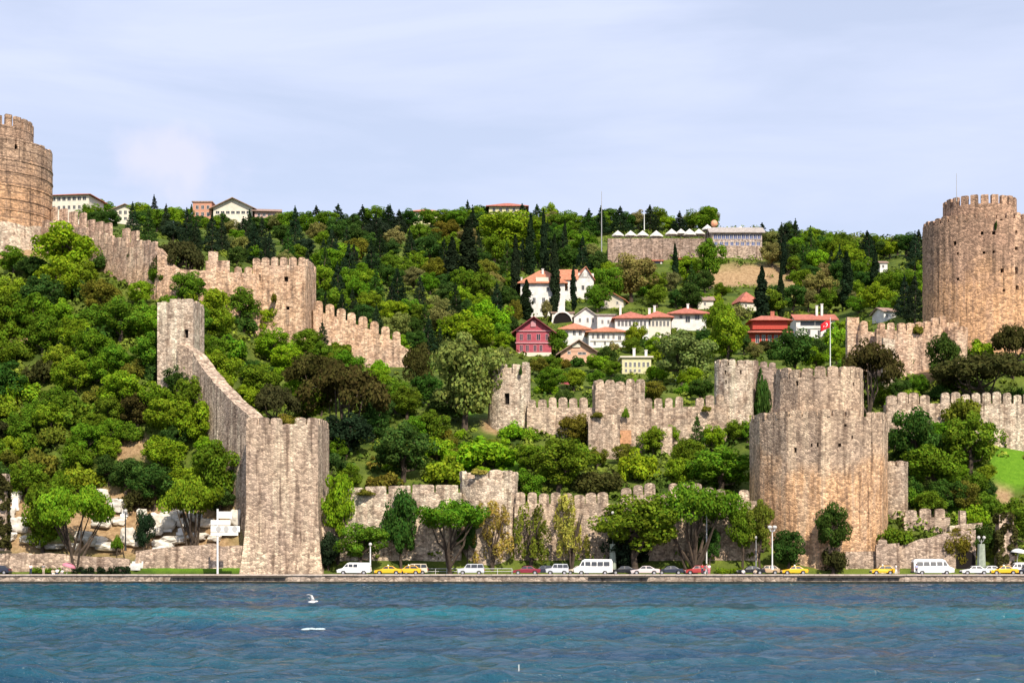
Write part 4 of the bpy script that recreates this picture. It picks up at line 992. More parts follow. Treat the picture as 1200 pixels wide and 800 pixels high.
# ------------------------------------------------------------------ undergrowth over the open slopes (nobody could count it)
def undergrowth():
    rng = np.random.RandomState(9); rg = random.Random(9); cl = []
    n = 0
    while n < 6200:
        px = rg.uniform(-120, 1320); py = rg.uniform(262, 655) if rg.random() < .75 else rg.uniform(262, 420)
        d = ginv(px, py)
        if d < 264.5: continue
        e = patch(px, py, EARTH); l = patch(px, py, LAWN)
        if e > .3 and rg.random() < .93: continue
        if l > .4 and rg.random() < .85: continue
        if px < 290 and py > 590 and rg.random() < .85: continue
        x = (px-600)*d/F; r = rg.uniform(.5, 1.5)*(.7+d/700); z = gz(px, d)
        cl.append(((x, d, z+r*.25), (r, r, r*.7), rg.uniform(.1, .9))); n += 1
    V, Q, T = leaf_cloud(cl, 34, .55, rng)
    m = bpy.data.materials.new('undergrowth_leaves'); m.use_nodes = True; t = m.node_tree; b = t.nodes['Principled BSDF']; b.inputs['Roughness'].default_value = 1; b.inputs['Specular IOR Level'].default_value = .1
    g = N(t, 'ShaderNodeNewGeometry'); n1 = N(t, 'ShaderNodeTexNoise', i_Scale=.07, i_Detail=3.0); L(t, g.outputs['Position'], n1.inputs['Vector'])
    r = N(t, 'ShaderNodeValToRGB'); e = r.color_ramp.elements; e[0].position = .35; e[0].color = (.045, .085, .012, 1); e[1].position = .66; e[1].color = (.17, .21, .025, 1); L(t, n1.outputs['Fac'], r.inputs[0])
    at = N(t, 'ShaderNodeAttribute', attribute_name='tone'); hs = N(t, 'ShaderNodeHueSaturation'); mr_ = N(t, 'ShaderNodeMapRange'); mr_.inputs[3].default_value = .5; mr_.inputs[4].default_value = 1.6
    L(t, at.outputs['Fac'], mr_.inputs[0]); L(t, mr_.outputs[0], hs.inputs['Value']); L(t, r.outputs[0], hs.inputs['Color']); L(t, hs.outputs[0], b.inputs['Base Color'])
    me = np_mesh('undergrowth', V, Q, m); a = me.attributes.new('tone', 'FLOAT', 'FACE'); a.data.foreach_set('value', T.astype(np.float32))
    o = bpy.data.objects.new('undergrowth', me); COL.objects.link(o); tag(o, 'low scrub, weeds and brambles covering the hillside between the trees', 'undergrowth', kind='stuff')
undergrowth()

# ------------------------------------------------------------------ houses
def house(name, label, px0, px1, eave, base, ridge, dep, wallm, roofm, wins, roof='hip', over=.6, d=None, rz=0, cat='house', winsz=None, frame=M_shut, fl=.0, pane=M_glass, chim=(), trim=None):
    """wins: (px, py, w_px, h_px)"""
    if d is None: d = ginv((px0+px1)/2, base)-1
    x0, x1 = W(px0, 0, d).x, W(px1, 0, d).x; wd = x1-x0; cx = (x0+x1)/2; cy = d+dep/2
    ze = W(0, eave, d).z; zr = W(0, ridge, d).z; zb = min(W(0, base, d).z, min(gzx(x, y) for x in (x0, x1) for y in (d, d+dep)))-.8
    root = empty(name, (cx, cy, zb), label, cat); Mr = Matrix.Rotation(rz, 3, 'Z')
    def tr(lx, ly, z): v = Mr @ Vector((lx, ly, 0)); return Vector((cx+v.x, cy+v.y, z))
    holes = []
    for (px, py, wp, hp) in wins:
        u = (px-(px0+px1)/2)*d/F; z = W(0, py, d).z; holes.append((u-wp*d/F/2, u+wp*d/F/2, z-hp*d/F/2, z+hp*d/F/2))
    m = MB(); m.grid(lambda u, z, q: tr(u, -dep/2+q, z), [-wd/2, wd/2], [zb, ze], holes, .18)
    for (ax, ay, bx, by) in ((wd/2, -dep/2, wd/2, dep/2), (wd/2, dep/2, -wd/2, dep/2), (-wd/2, dep/2, -wd/2, -dep/2)):
        m.quad(tr(ax, ay, zb), tr(bx, by, zb), tr(bx, by, ze), tr(ax, ay, ze))
    if roof == 'gable':
        for sgn in (-1, 1): m.quad(tr(-wd/2, sgn*dep/2, ze), tr(wd/2, sgn*dep/2, ze), tr(0, sgn*dep/2, zr-.15))
    m.quad(tr(-wd/2, -dep/2, ze), tr(wd/2, -dep/2, ze), tr(wd/2, dep/2, ze), tr(-wd/2, dep/2, ze))
    m.build('wall', wallm, root, fix=False)
    for (u0, u1, z0, z1) in holes:
        m = MB(); cu, cz_ = (u0+u1)/2, (z0+z1)/2; t = .09
        for (a, b_, c, e) in ((u0-t, u1+t, z1, z1+t), (u0-t, u1+t, z0-t, z0), (u0-t, u0, z0, z1), (u1, u1+t, z0, z1), (cu-.04, cu+.04, z0, z1)):
            m.box(tr((a+b_)/2, -dep/2+.0, (c+e)/2), (b_-a, .14, e-c), rz)
        f = m.build('window', frame, root); m = MB()
        m.quad(tr(u0+.01, -dep/2+.15, z0+.01), tr(u1-.01, -dep/2+.15, z0+.01), tr(u1-.01, -dep/2+.15, z1-.01), tr(u0+.01, -dep/2+.15, z1-.01)); m.build('pane', pane, f, fix=False)
    m = MB(); ov = over; th = .22
    def slab(pts):
        n = len(pts); lo = [p-Vector((0, 0, th)) for p in pts]
        m.add(pts+lo, [tuple(range(n)), tuple(reversed(range(n, 2*n)))]+[(k, (k+1) % n, n+(k+1) % n, n+k) for k in range(n)])
    W2, D2 = wd/2+ov, dep/2+ov; ez = ze+.12
    if roof == 'hip':
        rl = max(0, W2-D2); rw = max(0, D2-W2); a = [tr(-W2, -D2, ez), tr(W2, -D2, ez), tr(W2, D2, ez), tr(-W2, D2, ez)]; r0, r1 = tr(-rl, -rw, zr), tr(rl, rw, zr)
        if wd >= dep: slab([a[0], a[1], r1, r0]); slab([a[1], a[2], r1]); slab([a[2], a[3], r0, r1]); slab([a[3], a[0], r0])
        else: slab([a[0], a[1], r0]); slab([a[1], a[2], r1, r0]); slab([a[2], a[3], r1]); slab([a[3], a[0], r0, r1])
    elif roof == 'gable':     # gable faces the viewer
        k = (zr-ze)/(wd/2)*ov
        slab([tr(-W2, -D2, ze-k), tr(0, -D2, zr), tr(0, D2, zr), tr(-W2, D2, ze-k)]); slab([tr(0, -D2, zr), tr(W2, -D2, ze-k), tr(W2, D2, ze-k), tr(0, D2, zr)])
    elif roof == 'side':      # ridge runs left-right
        slab([tr(-W2, -D2, ez), tr(W2, -D2, ez), tr(W2, 0, zr), tr(-W2, 0, zr)]); slab([tr(-W2, 0, zr), tr(W2, 0, zr), tr(W2, D2, ez), tr(-W2, D2, ez)])
        mm = MB()
        for sgn in (-1, 1): mm.quad(tr(sgn*wd/2, -dep/2, ze), tr(sgn*wd/2, dep/2, ze), tr(sgn*wd/2, 0, zr-.2))
        mm.build('gable_end', wallm, root, fix=False)
    elif roof == 'flat': m.box(tr(0, 0, ze+.18), (wd+2*ov, dep+2*ov, .36), rz)
    rf = m.build('roof', roofm, root)
    for (px, py, hp) in chim:
        m = MB(); p = W(px, py, d+dep*.35); h = hp*d/F; m.box(p-Vector((0, 0, h/2+.9)), (.6, .6, h+1.6)); m.box(p+Vector((0, 0, -.1)), (.8, .8, .16)); m.build('chimney', M_white, rf)
    if trim:
        for (a, b_, y0, y1, mt, nm) in trim:
            m = MB(); m.box(tr(((a+b_)/2-(px0+px1)/2)*d/F, -dep/2-.12, W(0, (y0+y1)/2, d).z), ((b_-a)*d/F, .3, abs(y1-y0)*d/F), rz); m.build(nm, mt, root)
    return root, d, tr
def row(px0, px1, n, py, w_, h_): return [(px0+(px1-px0)*(k+.5)/n, py, w_, h_) for k in range(n)]
# crimson wooden house
house('wooden_house', 'crimson three-storey wooden house with front gable above the middle wall', 605, 646, 386, 416, 371, 9, M_pinkp, M_pinkd,
      [(611,395,3,7),(620,395,4,7),(631,395,4,7),(641,395,3,7),(611,408,3,7),(618,408,3,7),(627,408,3,7),(634,408,3,7)], 'gable', 1.3, frame=M_rose, trim=[(604,647,401,402.4,M_rose,'floor_band'),(604,647,387,388.4,M_rose,'floor_band'),(604,646,413,419,M_cream,'plinth'),(622,628,376,383,M_rose,'gable_window')])
# white villa with orange roof
house('villa_wing', 'tall white villa with orange hip roof and dormer behind cypresses', 610, 662, 332, 370, 313, 11, M_white, M_tile,
      [(617,338,3,5),(626,352,3,6),(637,352,3,6),(645,352,3,6),(653,352,3,6),(642,339,3,5)], 'hip', .9, chim=((611,325,8),(636,315,5)), cat='house', trim=[(628,643,325,331,M_cream,'dormer')])
house('villa_wing', 'white gabled wing with orange roof at right side of the tall villa', 672, 692, 326, 350, 312, 12, M_white, M_tile, [(682,322,3,4),(679,337,3,5),(686,337,3,5)], 'gable', .7, rz=R(10))
house('villa_wing', 'orange roofed link building behind cypress between villa wings', 655, 676, 328, 352, 313, 8, M_white, M_tile, [(664,338,3,5)], 'side', .5)
# canopy with dark arch
house('arched_pavilion', 'low house with wide dark arched opening under a curved pale roof', 647, 672, 367, 379, 363, 8, M_cream, M_tileb, [], 'flat', .4, trim=None, cat='pavilion')
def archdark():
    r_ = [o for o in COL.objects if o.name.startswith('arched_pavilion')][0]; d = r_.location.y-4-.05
    m = MB(); c = W(659, 379, d); K = 14; P = [c+Vector((math.cos(math.pi*k/K)*2.6, 0, math.sin(math.pi*k/K)*3.0)) for k in range(K+1)]; m.add(P, [tuple(range(K+1))]); m.build('arch_opening', M_dark, r_, fix=False)  # black sheet over the wall, the arch's inner shade put into colour
    m = MB(); P = []
    for k in range(K+1):
        a = math.pi*k/K
        for rr, yy in ((1.0, 0), (1.14, 0), (1.14, -.4), (1.0, -.4)): P.append(c+Vector((math.cos(a)*2.7*rr, yy, math.sin(a)*3.1*rr)))
    m.add(P, [(4*k+j, 4*k+(j+1) % 4, 4*k+4+(j+1) % 4, 4*k+4+j) for k in range(K) for j in range(4)]); m.build('arch_rim', M_white, r_)
archdark()
house('white_house', 'white house with grey gabled roof and small round window above red roofs', 674, 702, 370, 388, 360, 9, M_white, M_tileg, [(690,375,2,5),(696,375,2,5),(681,375,2,4)], 'gable', .6, rz=R(-4))
house('white_house', 'white house with shallow grey roof between gabled house and long row', 700, 721, 369, 392, 365, 9, M_white, M_tileg, [(706,377,2,4),(713,377,2,4)], 'side', .5)
house('white_house', 'white house with bright orange hip roof right of the crimson house', 657, 690, 386, 401, 376, 9, M_white, M_tile, [(665,391,2,5),(673,390,3,5),(680,390,3,5),(686,391,2,5)], 'hip', .9)
house('white_house', 'white villa with orange hip roof and balcony, lower centre of village', 690, 733, 389, 407, 380, 9, M_white, M_tile, [(695,394,2,5),(701,394,3,5),(707,394,3,5),(713,394,2,5),(719,394,2,5),(726,396,3,5),(697,402,2,4),(709,402,2,4)], 'hip', .9, trim=[(692,732,398.6,399.6,M_cream,'balcony')])
house('row_house', 'long house with faded red roof and row of tall windows', 721, 760, 373, 397, 362, 9, M_white, M_tiler, row(723,758,8,379,2.4,6)+row(723,758,6,390,2.4,4), 'hip', .9, chim=((727,356,9),), d=None)
house('row_house', 'greyish middle house of the red roofed row partly behind a tree', 757, 786, 372, 396, 362, 9, M_cream, M_tiler, row(759,785,6,379,2.2,6), 'hip', .9, chim=((767,358,6),(761,361,4)))
house('white_house', 'white house with wide red hip roof at the right end of the row', 787, 828, 368, 386, 357, 11, M_white, M_tiler, [(798,371.5,3,4),(806,374,5,7),(817,372,5,5)], 'hip', 1.4, chim=((806,356,5),))
house('brown_house', 'peach coloured house with low brown gable roof below white houses', 657, 700, 412, 424, 398, 10, pmat('peach_plaster', (.60, .36, .25), .9), M_tileb, [(667,407+6,3,3),(682,414,9,2)], 'gable', 1.2, trim=[(670,680,402,407,M_cream,'gable_panel')])
house('yellow_house', 'small pale yellow house with flat terrace roof beside big round tree', 729, 763, 419, 438, 417, 8, M_yel, M_cream, row(731,762,6,427,2.2,5)+row(731,752,4,434,2,3), 'flat', .5, chim=((743,408,8),(757,410,8)))
house('hut', 'tiny dark red hut with pink gable just above middle wall', 652, 667, 444, 453, 437, 4, M_pinkp, M_pinkd, [(656,447,2,3)], 'gable', .5, cat='hut')
# red pavilion
house('red_pavilion', 'red wooden house with two tiers of red hip roof', 878, 922, 390, 404, 383, 10, M_red, M_tiler, row(884,920,5,397,3.6,9), 'hip', 1.6)
rp_ = [o for o in COL.objects if o.name.startswith('red_pavilion')][0]; dd = rp_.location.y
m = MB(); c = W(900, 383, dd); m.box(c, (9.2, 7, 2.2)); m.build('upper_storey', M_red, rp_)
m = MB(); z0 = W(0, 378, dd).z; z1 = W(0, 370, dd).z; c = W(901, 378, dd); P = [Vector((c.x+sx*5.9, dd+sy*4.8, z0)) for sx, sy in ((-1, -1), (1, -1), (1, 1), (-1, 1))]; m.add(P+[Vector((c.x-2, dd, z1)), Vector((c.x+2, dd, z1))], [(0, 1, 5, 4), (1, 2, 5), (2, 3, 4, 5), (3, 0, 4), (3, 2, 1, 0)]); m.build('upper_roof', M_tiler, rp_)
m = MB(); m.box(W(905, 369, dd), (1.0, 1, 1.8)); m.build('chimney', M_tiler, rp_)
house('white_house', 'white house with red roof and balconies behind the red flag', 933, 980, 375, 396, 365, 10, M_white, M_tiler, [(955,379,34,5),(948,389,3,6),(960,390,3,6),(970,389,4,6)], 'side', .6, chim=((957,358,5),(963,356,7)), trim=[(934,981,382.5,385,M_white,'balcony')])
# small houses in the trees
house('small_house', 'small house with a bright red pitched roof among trees above the pavilion', 864, 886, 354, 362, 340, 8, M_cream, M_tiler, [(870,358,2,3)], 'hip', .6, rz=R(14))
house('small_house', 'small brown roofed house half hidden left of the red pitched roof', 818, 836, 352, 360, 345, 7, M_cream, M_tileb, [(826,356,2,3)], 'side', .5)
house('small_house', 'small house with patched orange and grey roof above the village row', 707, 734, 350, 360, 342, 7, M_cream, M_tile, [(714,355,2,3),(727,355,2,3)], 'gable', .8, rz=R(-14))
house('small_house', 'tiny white house beside lone cypress on the right hillside', 1031, 1040, 308, 317, 304, 6, M_white, M_tileb, [(1035,312,2,3)], 'side', .4)
house('small_house', 'tiny pale house left of the lone cypress on the right hillside', 1012, 1021, 306, 316, 303, 6, M_cream, M_tileb, [(1016,311,2,3)], 'side', .4)
house('small_house', 'small white house with brown roof beside the upper ruined wall', 1032, 1048, 365, 376, 358, 7, M_white, M_tileb, [(1036,370,2,3),(1043,370,2,3)], 'side', .6, rz=R(12))
# skyline buildings
house('apartment_block', 'beige apartment block with red roof and top loggias touching the left tower', 60, 108, 229, 262, 222, 14, M_cream, M_tiler, row(62,106,7,233,4,4)+row(62,106,7,243,3,4), 'hip', 1.2, d=590, rz=R(-8), cat='building')
house('apartment_block', 'brownish skyline house with low gable roof right of the beige block', 130, 164, 246, 262, 239, 12, M_cream, M_tileb, row(132,162,5,249,3,4)+row(132,162,5,256,3,3), 'gable', 1.2, d=595, cat='building')
house('large_building', 'long white skyline building with dark gable roof above the hilltop wood', 250, 296, 243, 262, 232, 14, M_cream, M_tileb, row(252,294,7,249,4,3), 'gable', 1.6, d=598, cat='building')
house('large_building', 'brick red skyline block left of the long white building', 226, 248, 237, 262, 236, 12, pmat('rust_plaster', (.50, .25, .17), .9), M_tileb, row(228,247,3,243,3,4)+row(228,247,3,251,3,4), 'flat', .4, d=599, cat='building')
house('large_building', 'low right wing with grey-brown roof of the long white skyline building', 296, 324, 248, 262, 241, 12, pmat('rose_plaster', (.52, .34, .30), .9), M_tileb, row(298,322,4,252,3,3), 'side', 1.2, d=597, rz=R(8), cat='building')
house('hilltop_house', 'house on the skyline with bright red hip roof among tree tops', 573, 616, 242, 256, 234, 12, M_yel, M_tiler, row(575,614,5,246,3,4), 'hip', 1.2, d=600)
house('hilltop_house', 'yellow skyline house with orange hip roof left of the red hip roof', 484, 512, 248, 262, 242, 10, M_yel, M_tile, row(486,510,4,252,3,3), 'hip', 1, d=605)
# restaurant terrace on the hill
dR = 545
def yr(px, py, d=dR): return W(px, py, d)
rt = wall('terrace_wall', [(712,dR,280),(780,dR,280),(836,dR,280)], masonry('terrace_masonry', (.36,.27,.22), (.28,.22,.19), seed=91, cell=1.6), 'long pale retaining wall under the row of white parasols on the hill', th=2, top_noise=.1, base=lambda p: W(0, 312, dR).z)
for a, b_ in ((684,836),):
    pass
m = MB(); rg = random.Random(2)
house('terrace_house', 'white and red small building below the parasol terrace wall', 759, 776, 306, 322, 304, 7, M_white, M_tiler, [(767,309,13,5),(764,316,2,3)], 'flat', .5, d=dR-6, frame=M_red)
house('terrace_house', 'reddish little building hidden by the slim cypress below the terrace', 796, 806, 304, 316, 302, 6, M_red, M_tiler, [(801,309,5,4)], 'flat', .4, d=dR-6)
house('restaurant', 'long hilltop arcade building with grey roof and blue tinted windows', 834, 893, 273, 290, 263, 10, masonry('arcade_masonry', (.50,.42,.38), (.40,.33,.30), seed=95), M_tileg, row(836,892,12,277.5,3.6,5)+row(836,892,9,285.5,3.4,4), 'side', 1.0, d=dR-4, cat='building', pane=pmat('blue_glass', (.10, .13, .30), .3))
wall('terrace_wall', [(832,dR-5,289),(893,dR-5,289)], M_ret, 'grey retaining wall directly under the hilltop arcade building', th=1.5, base=lambda p: W(0, 306, dR).z-1)
M_par = pmat('cream_canvas', (.66, .63, .57), .9, var=.08)
def parasol(px, py, wpx, label, d=dR+2, group='white parasols on the hilltop terrace'):
    p = W(px, py, d); r = wpx*d/F/2; zb = W(0, 281, d).z; root = empty('parasol', (p.x, d, zb), label, 'parasol', group)
    m = MB(); m.tube([(p.x, d, zb), (p.x, d, p.z)], .08); m.build('pole', M_pole, root)
    m = MB(); n = 8; h = r*.8; P = [Vector((p.x, d, p.z))]+[Vector((p.x+r*math.cos(2*math.pi*k/n+.39), d+r*math.sin(2*math.pi*k/n+.39), p.z-h)) for k in range(n)]+[Vector((p.x+r*math.cos(2*math.pi*k/n+.39), d+r*math.sin(2*math.pi*k/n+.39), p.z-h-.35)) for k in range(n)]
    m.add(P, [(0, 1+k, 1+(k+1) % n) for k in range(n)]+[(1+k, 1+(k+1) % n, 1+n+(k+1) % n, 1+n+k) for k in range(n)]); m.build('canopy', M_par, root, fix=False)
nm = ['leftmost', 'second', 'third', 'fourth', 'fifth', 'sixth', 'seventh', 'eighth']
for k, (px, wq) in enumerate(((724,15),(739,15),(753,15),(769,17),(787,16),(798,14),(808,18),(819,15))):
    parasol(px, 270-2*(k > 3), wq, 'white parasol on the hilltop terrace, %s from the left' % nm[k] if k else 'white parasol on the hilltop terrace, leftmost of the row')
parasol(829, 263, 14, 'tall pointed white canopy at the left end of arcade roof'); parasol(868, 265, 12, 'pointed white canopy rising behind the right part of arcade roof')
def deck():
    m = MB(); c = yr(774, 286, dR+9); m.box((c.x, c.y, yr(0, 281).z-.3), (36, 17, .5)); tag(m.build('terrace_floor', M_ret), kind='structure')
deck()
m = MB(); p = W(837, 262, dR+3); m.ball(p, 1.2); m.tube([p-Vector((0, 0, 6)), p], .1); tag(m.build('round_lantern', pmat('orange_globe', (.75, .35, .2), .6)), 'orange ball on a post above the hilltop parasols', 'globe')
m = MB(); p = W(705, 300, 520); m.tube([p-Vector((0, 0, 3)), W(705, 224, 520)], [.22, .08]); tag(m.build('radio_mast', M_metal), 'tall thin mast standing above the trees on the skyline', 'mast')
m = MB(); p = W(755, 262, 600); m.tube([p-Vector((0, 0, 3)), W(755, 250, 600)], [.2, .12]); tag(m.build('radio_mast', M_pole), 'short pale post among skyline trees left of the restaurant', 'mast')

# ------------------------------------------------------------------ rocks and tombs of the lower left terraces
def rockmesh(seed):
    import bmesh
    b = bmesh.new(); bmesh.ops.create_icosphere(b, subdivisions=3, radius=1)
    for v in b.verts:
        c = v.co.copy(); k = 1/max(abs(c.x), abs(c.y), abs(c.z))**.75; v.co = c*k*.85*(1+.28*noise.noise(c*1.6+Vector((seed*7, 0, 0)))+.10*noise.noise(c*4+Vector((seed, 3, 0))))
    me = bpy.data.meshes.new('rock'); b.to_mesh(me); b.free(); me.materials.append(M_rock); return me
RK = [rockmesh(i) for i in range(5)]
RL = []
rg = random.Random(12)
for (px, py, wp, hp) in [(17,582,16,16),(12,600,12,14),(22,615,22,18),(10,628,20,10),(35,632,24,9),(60,640,30,6),(4,638,16,7),(118,580,18,14),(138,592,26,16),(160,585,18,12),(120,612,22,12),(98,628,20,12),(112,634,26,12),(128,640,30,10),(150,628,16,20),(185,612,34,20),(200,606,24,14),(176,622,28,10),(158,634,20,12),(215,612,16,10),(228,606,14,10),(240,612,22,10),(205,632,30,8),(232,628,22,8),(270,622,20,10),(190,636,22,8),(86,640,16,8),(140,610,16,10),(166,600,12,8),(210,598,14,8),(252,630,16,8),(276,606,12,18)]:
    d = ginv(px, min(py+hp*.4, 650)); d = max(d, 263.6); p = W(px, py, d)
    o = inst('pale_rock', rg.choice(RK), None, p, rg.uniform(-.4, .4), (wp*d/F*.58, wp*d/F/2*.9, hp*d/F*.58)); o['category'] = 'rock'; o['group'] = 'pale rocks on the lower left terraces'
    TREES.append([o, 'rock', px, py, wp, hp, 'rock', None])
def tomb(px, py, wp, hp, lab=None):
    d = max(264, ginv(px, min(py+hp/2, 650))); p = W(px, py+hp/2, d); root = empty('gravestone', p, lab, 'gravestone', 'white gravestones on the lower left terraces')
    w_, h_ = wp*d/F, hp*d/F
    m = MB(); m.box((0, .4, .12), (w_*1.1, 1.7, .5)); m.build('grave_slab', M_marble, root, local=True)
    m = MB(); K = 8; P = [(-w_/2*.8, 0), (w_/2*.8, 0)]+[(w_/2*.8*math.cos(math.pi*k/K), h_*.75+h_*.25*math.sin(math.pi*k/K)) for k in range(K+1)]; n = len(P)
    m.add([(x, -.12, z) for x, z in P]+[(x, .12, z) for x, z in P], [tuple(range(n)), tuple(reversed(range(n, 2*n)))]+[(k, (k+1) % n, n+(k+1) % n, n+k) for k in range(n)]); m.build('headstone', M_marble, root, local=True)
    TREES.append([root, 'tomb', px, py, wp, hp, 'tomb', lab])
for (px, py, wp, hp) in [(18,590,9,14),(48,636,9,7),(180,604,9,8),(192,602,8,8),(224,600,8,9),(234,604,8,10),(212,622,9,8),(118,600,9,9),(146,600,8,9),(104,634,9,7),(196,618,10,8)]: tomb(px, py, wp, hp)
tomb(831-36+0, 441, 5, 9, 'single pale stone marker between trees above the middle wall')
# stairs between the embankments
def stairs():
    m = MB(); a, b_ = W(156, 662, 262.6), W(200, 632, 270)
    for k in range(14):
        p = a.lerp(b_, k/13); m.box((p.x, p.y, p.z-.4), (2.4, .8, .8), R(-30))
    tag(m.build('stone_stairs', M_marble), 'pale stone steps climbing between the two embankment walls', 'stairs')
stairs()
# dark hollow and ivy pier at the right
def ivy_pier(px, py, wp, hp, d, label, c='K'):
    p = W(px, py+hp/2, d); w_, h_ = wp*d/F, hp*d/F; root = empty('ivy_pier', p, label, 'pier'); rng = np.random.RandomState(int(px))
    m = MB(); m.box((0, 0, h_/2), (w_*.8, 2.4, h_), 0, .85); m.build('masonry_core', M_ret, root, local=True)
    cl = [((rng.uniform(-.42, .42)*w_, rng.uniform(-1.5, .6), rng.uniform(.05, .98)*h_), (.6, .5, .7), rng.uniform(.1, .9)) for _ in range(70)]
    me = crown_mesh('ivy', cl, 110, .3, int(px)); o = inst('ivy', me, root, (0, 0, 0), 0, (1, 1, 1), False, list(CLR[c])+[1])
ivy_pier(1177, 634, 24, 62, 262.6, 'tall brownish pier smothered in dark dry ivy near the right edge', 'R')
ivy_pier(6, 600, 10, 90, 263, 'dark ivy covered trunk-like pillar at the far left edge', 'R')
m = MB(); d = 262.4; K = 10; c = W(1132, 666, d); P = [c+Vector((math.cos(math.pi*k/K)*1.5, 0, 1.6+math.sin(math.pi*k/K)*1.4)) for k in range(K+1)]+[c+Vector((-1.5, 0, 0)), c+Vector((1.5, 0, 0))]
n = len(P); m.add([tuple(p) for p in P]+[(p.x, p.y+.5, p.z) for p in P], [tuple(range(n)), tuple(reversed(range(n, 2*n)))]+[(k, (k+1) % n, n+(k+1) % n, n+k) for k in range(n)]); tag(m.build('dark_archway', M_dark), 'dark arched hollow in the bank behind the white saloon car', 'archway')  # solid black slab, the shade inside the arch painted as colour

# ------------------------------------------------------------------ street furniture
def lamp(px, py0, py1, d, label, heads=1, mat=M_pole, pillar=None):
    b = W(px, py1, d); b.z = max(1.25, b.z); t = W(px, py0, d); root = empty('street_lamp', b, label, 'street lamp')
    m = MB(); m.tube([b, t], [.13, .08]); m.cyl(b, .24, .16, .7, 10); m.build('pole', mat, root)
    for k in range(heads):
        a = 2*math.pi*k/max(1, heads)+.4; off = Vector((math.cos(a), math.sin(a), 0))*(.55 if heads > 1 else 0); c = t+off+Vector((0, 0, .1))
        m = MB(); m.ball(c+Vector((0, 0, .25)), .28, 10, 7); m.build('globe', M_shut, root)
        if heads > 1: m = MB(); m.tube([t-Vector((0, 0, .4)), t+off*.7-Vector((0, 0, .25)), c], .05); m.build('arm', mat, root)
    if pillar:
        m = MB(); m.cyl(b, pillar*.62, pillar*.48, W(0, pillar and PIL[0], d).z-b.z, 8); m.build('pillar', pmat('greenish_concrete', (.30, .34, .27), .9, var=.2), root)
    return root
PIL = [637]
lamp(905, 620, 667, 256, 'white street lamp with a cluster of globes left of the waterfront tower', 4)
lamp(718, 603, 668, 261, 'lamp rising from a thick greenish pillar behind the white minibus', 1, M_metal, .95)
lamp(1150, 632, 664, 261, 'short lamp on a thick greenish pillar behind the white saloon', 2, M_metal, 1.2)
lamp(147, 601, 645, 264, 'slim black lamp post among white rocks on left terraces', 1, pmat('black_iron', (.03, .03, .03), .6))
lamp(434, 640, 669, 256, 'white lamp post at the tail of the white van', 1)
lamp(828, 592, 668, 260.8, 'lamp whose pale globe shows in the wide spreading tree', 2)
lamp(886+0, 632, 668, 261, 'thin pale lamp post among stems left of the globe lamp', 1, M_metal)
# sign board
sg = empty('signboard', W(255, 670, 254.5), 'white stacked sign panels on a single pole left of the tall shore tower', 'sign')
m = MB(); m.tube([W(255, 672, 254.5), W(255, 596, 254.5)], .17, 8); m.build('pole', M_pole, sg)
for (a, b_, y0, y1) in ((256,272,599,607),(247,270,609,615),(247,281,616,623),(247,279,623.6,627)):
    m = MB(); p, q_ = W(a, y1, 254.3), W(b_, y0, 254.3); m.box((p+q_)/2, (q_.x-p.x, .12, q_.z-p.z)); m.build('panel', M_canvas, sg)
for cx_ in (256, 265, 275):
    m = MB(); c = W(cx_, 619.5, 254.2); K = 14; m.add([c+Vector((math.cos(2*math.pi*k/K)*.44, 0, math.sin(2*math.pi*k/K)*.44)) for k in range(K)], [tuple(range(K))]); m.build('disc', pmat('sign_grey', (.45, .44, .42), .8), sg, fix=False)
# railing
def rail(px0, px1, d, label):
    a, b_ = W(px0, 0, d), W(px1, 0, d); root = empty('railing', (a.x, d, 1.3), label, 'railing'); m = MB()
    for z in (.45, .9): m.tube([(a.x, d, 1.3+z), (b_.x, d, 1.3+z)], .04)
    m.build('rail', M_pole, root); n = max(2, int((b_.x-a.x)/1.8))
    for k in range(n+1): m = MB(); x = a.x+(b_.x-a.x)*k/n; m.tube([(x, d, 1.25), (x, d, 2.25)], .045, 5); m.build('post', M_pole, root)
rail(497, 537, 261.4, 'pale roadside railing between the yellow taxis and grey minivan')
rail(566, 600, 261.4, 'pale roadside railing between the grey minivan and maroon car')
def hedge(px0, px1, d, h, col, label):
    rng = np.random.RandomState(int(px0)+5); x0, x1 = W(px0, 0, d).x, W(px1, 0, d).x; cl = [((rng.uniform(x0, x1)-x0, rng.uniform(-.4, .4), rng.uniform(.1, h)), (.35, .35, .3), rng.uniform(.1, .9)) for _ in range(int((x1-x0)*9))]
    root = empty('hedge', (x0, d, 1.36), label, 'hedge'); inst('foliage', crown_mesh('hedge_leaves', cl, 60, .14, int(px0)), root, (0, 0, 0), 0, (1, 1, 1), False, list(CLR[col])+[1])
hedge(86, 152, 261.3, 1.0, 'K', 'dark clipped hedge behind the leaning shore tree trunk')  # blackish foliage added in place of a line of shade
hedge(36, 74, 261.2, .9, 'M', 'low green hedge left of the red parasol')
hedge(840, 872, 261.2, .8, 'B', 'bright low hedge behind the people sitting on the quay')
# bollards on the quay
for k, (px, lab) in enumerate(((35,0),(612,0),(645,0),(702,0),(848,0),(960,0))):
    pass
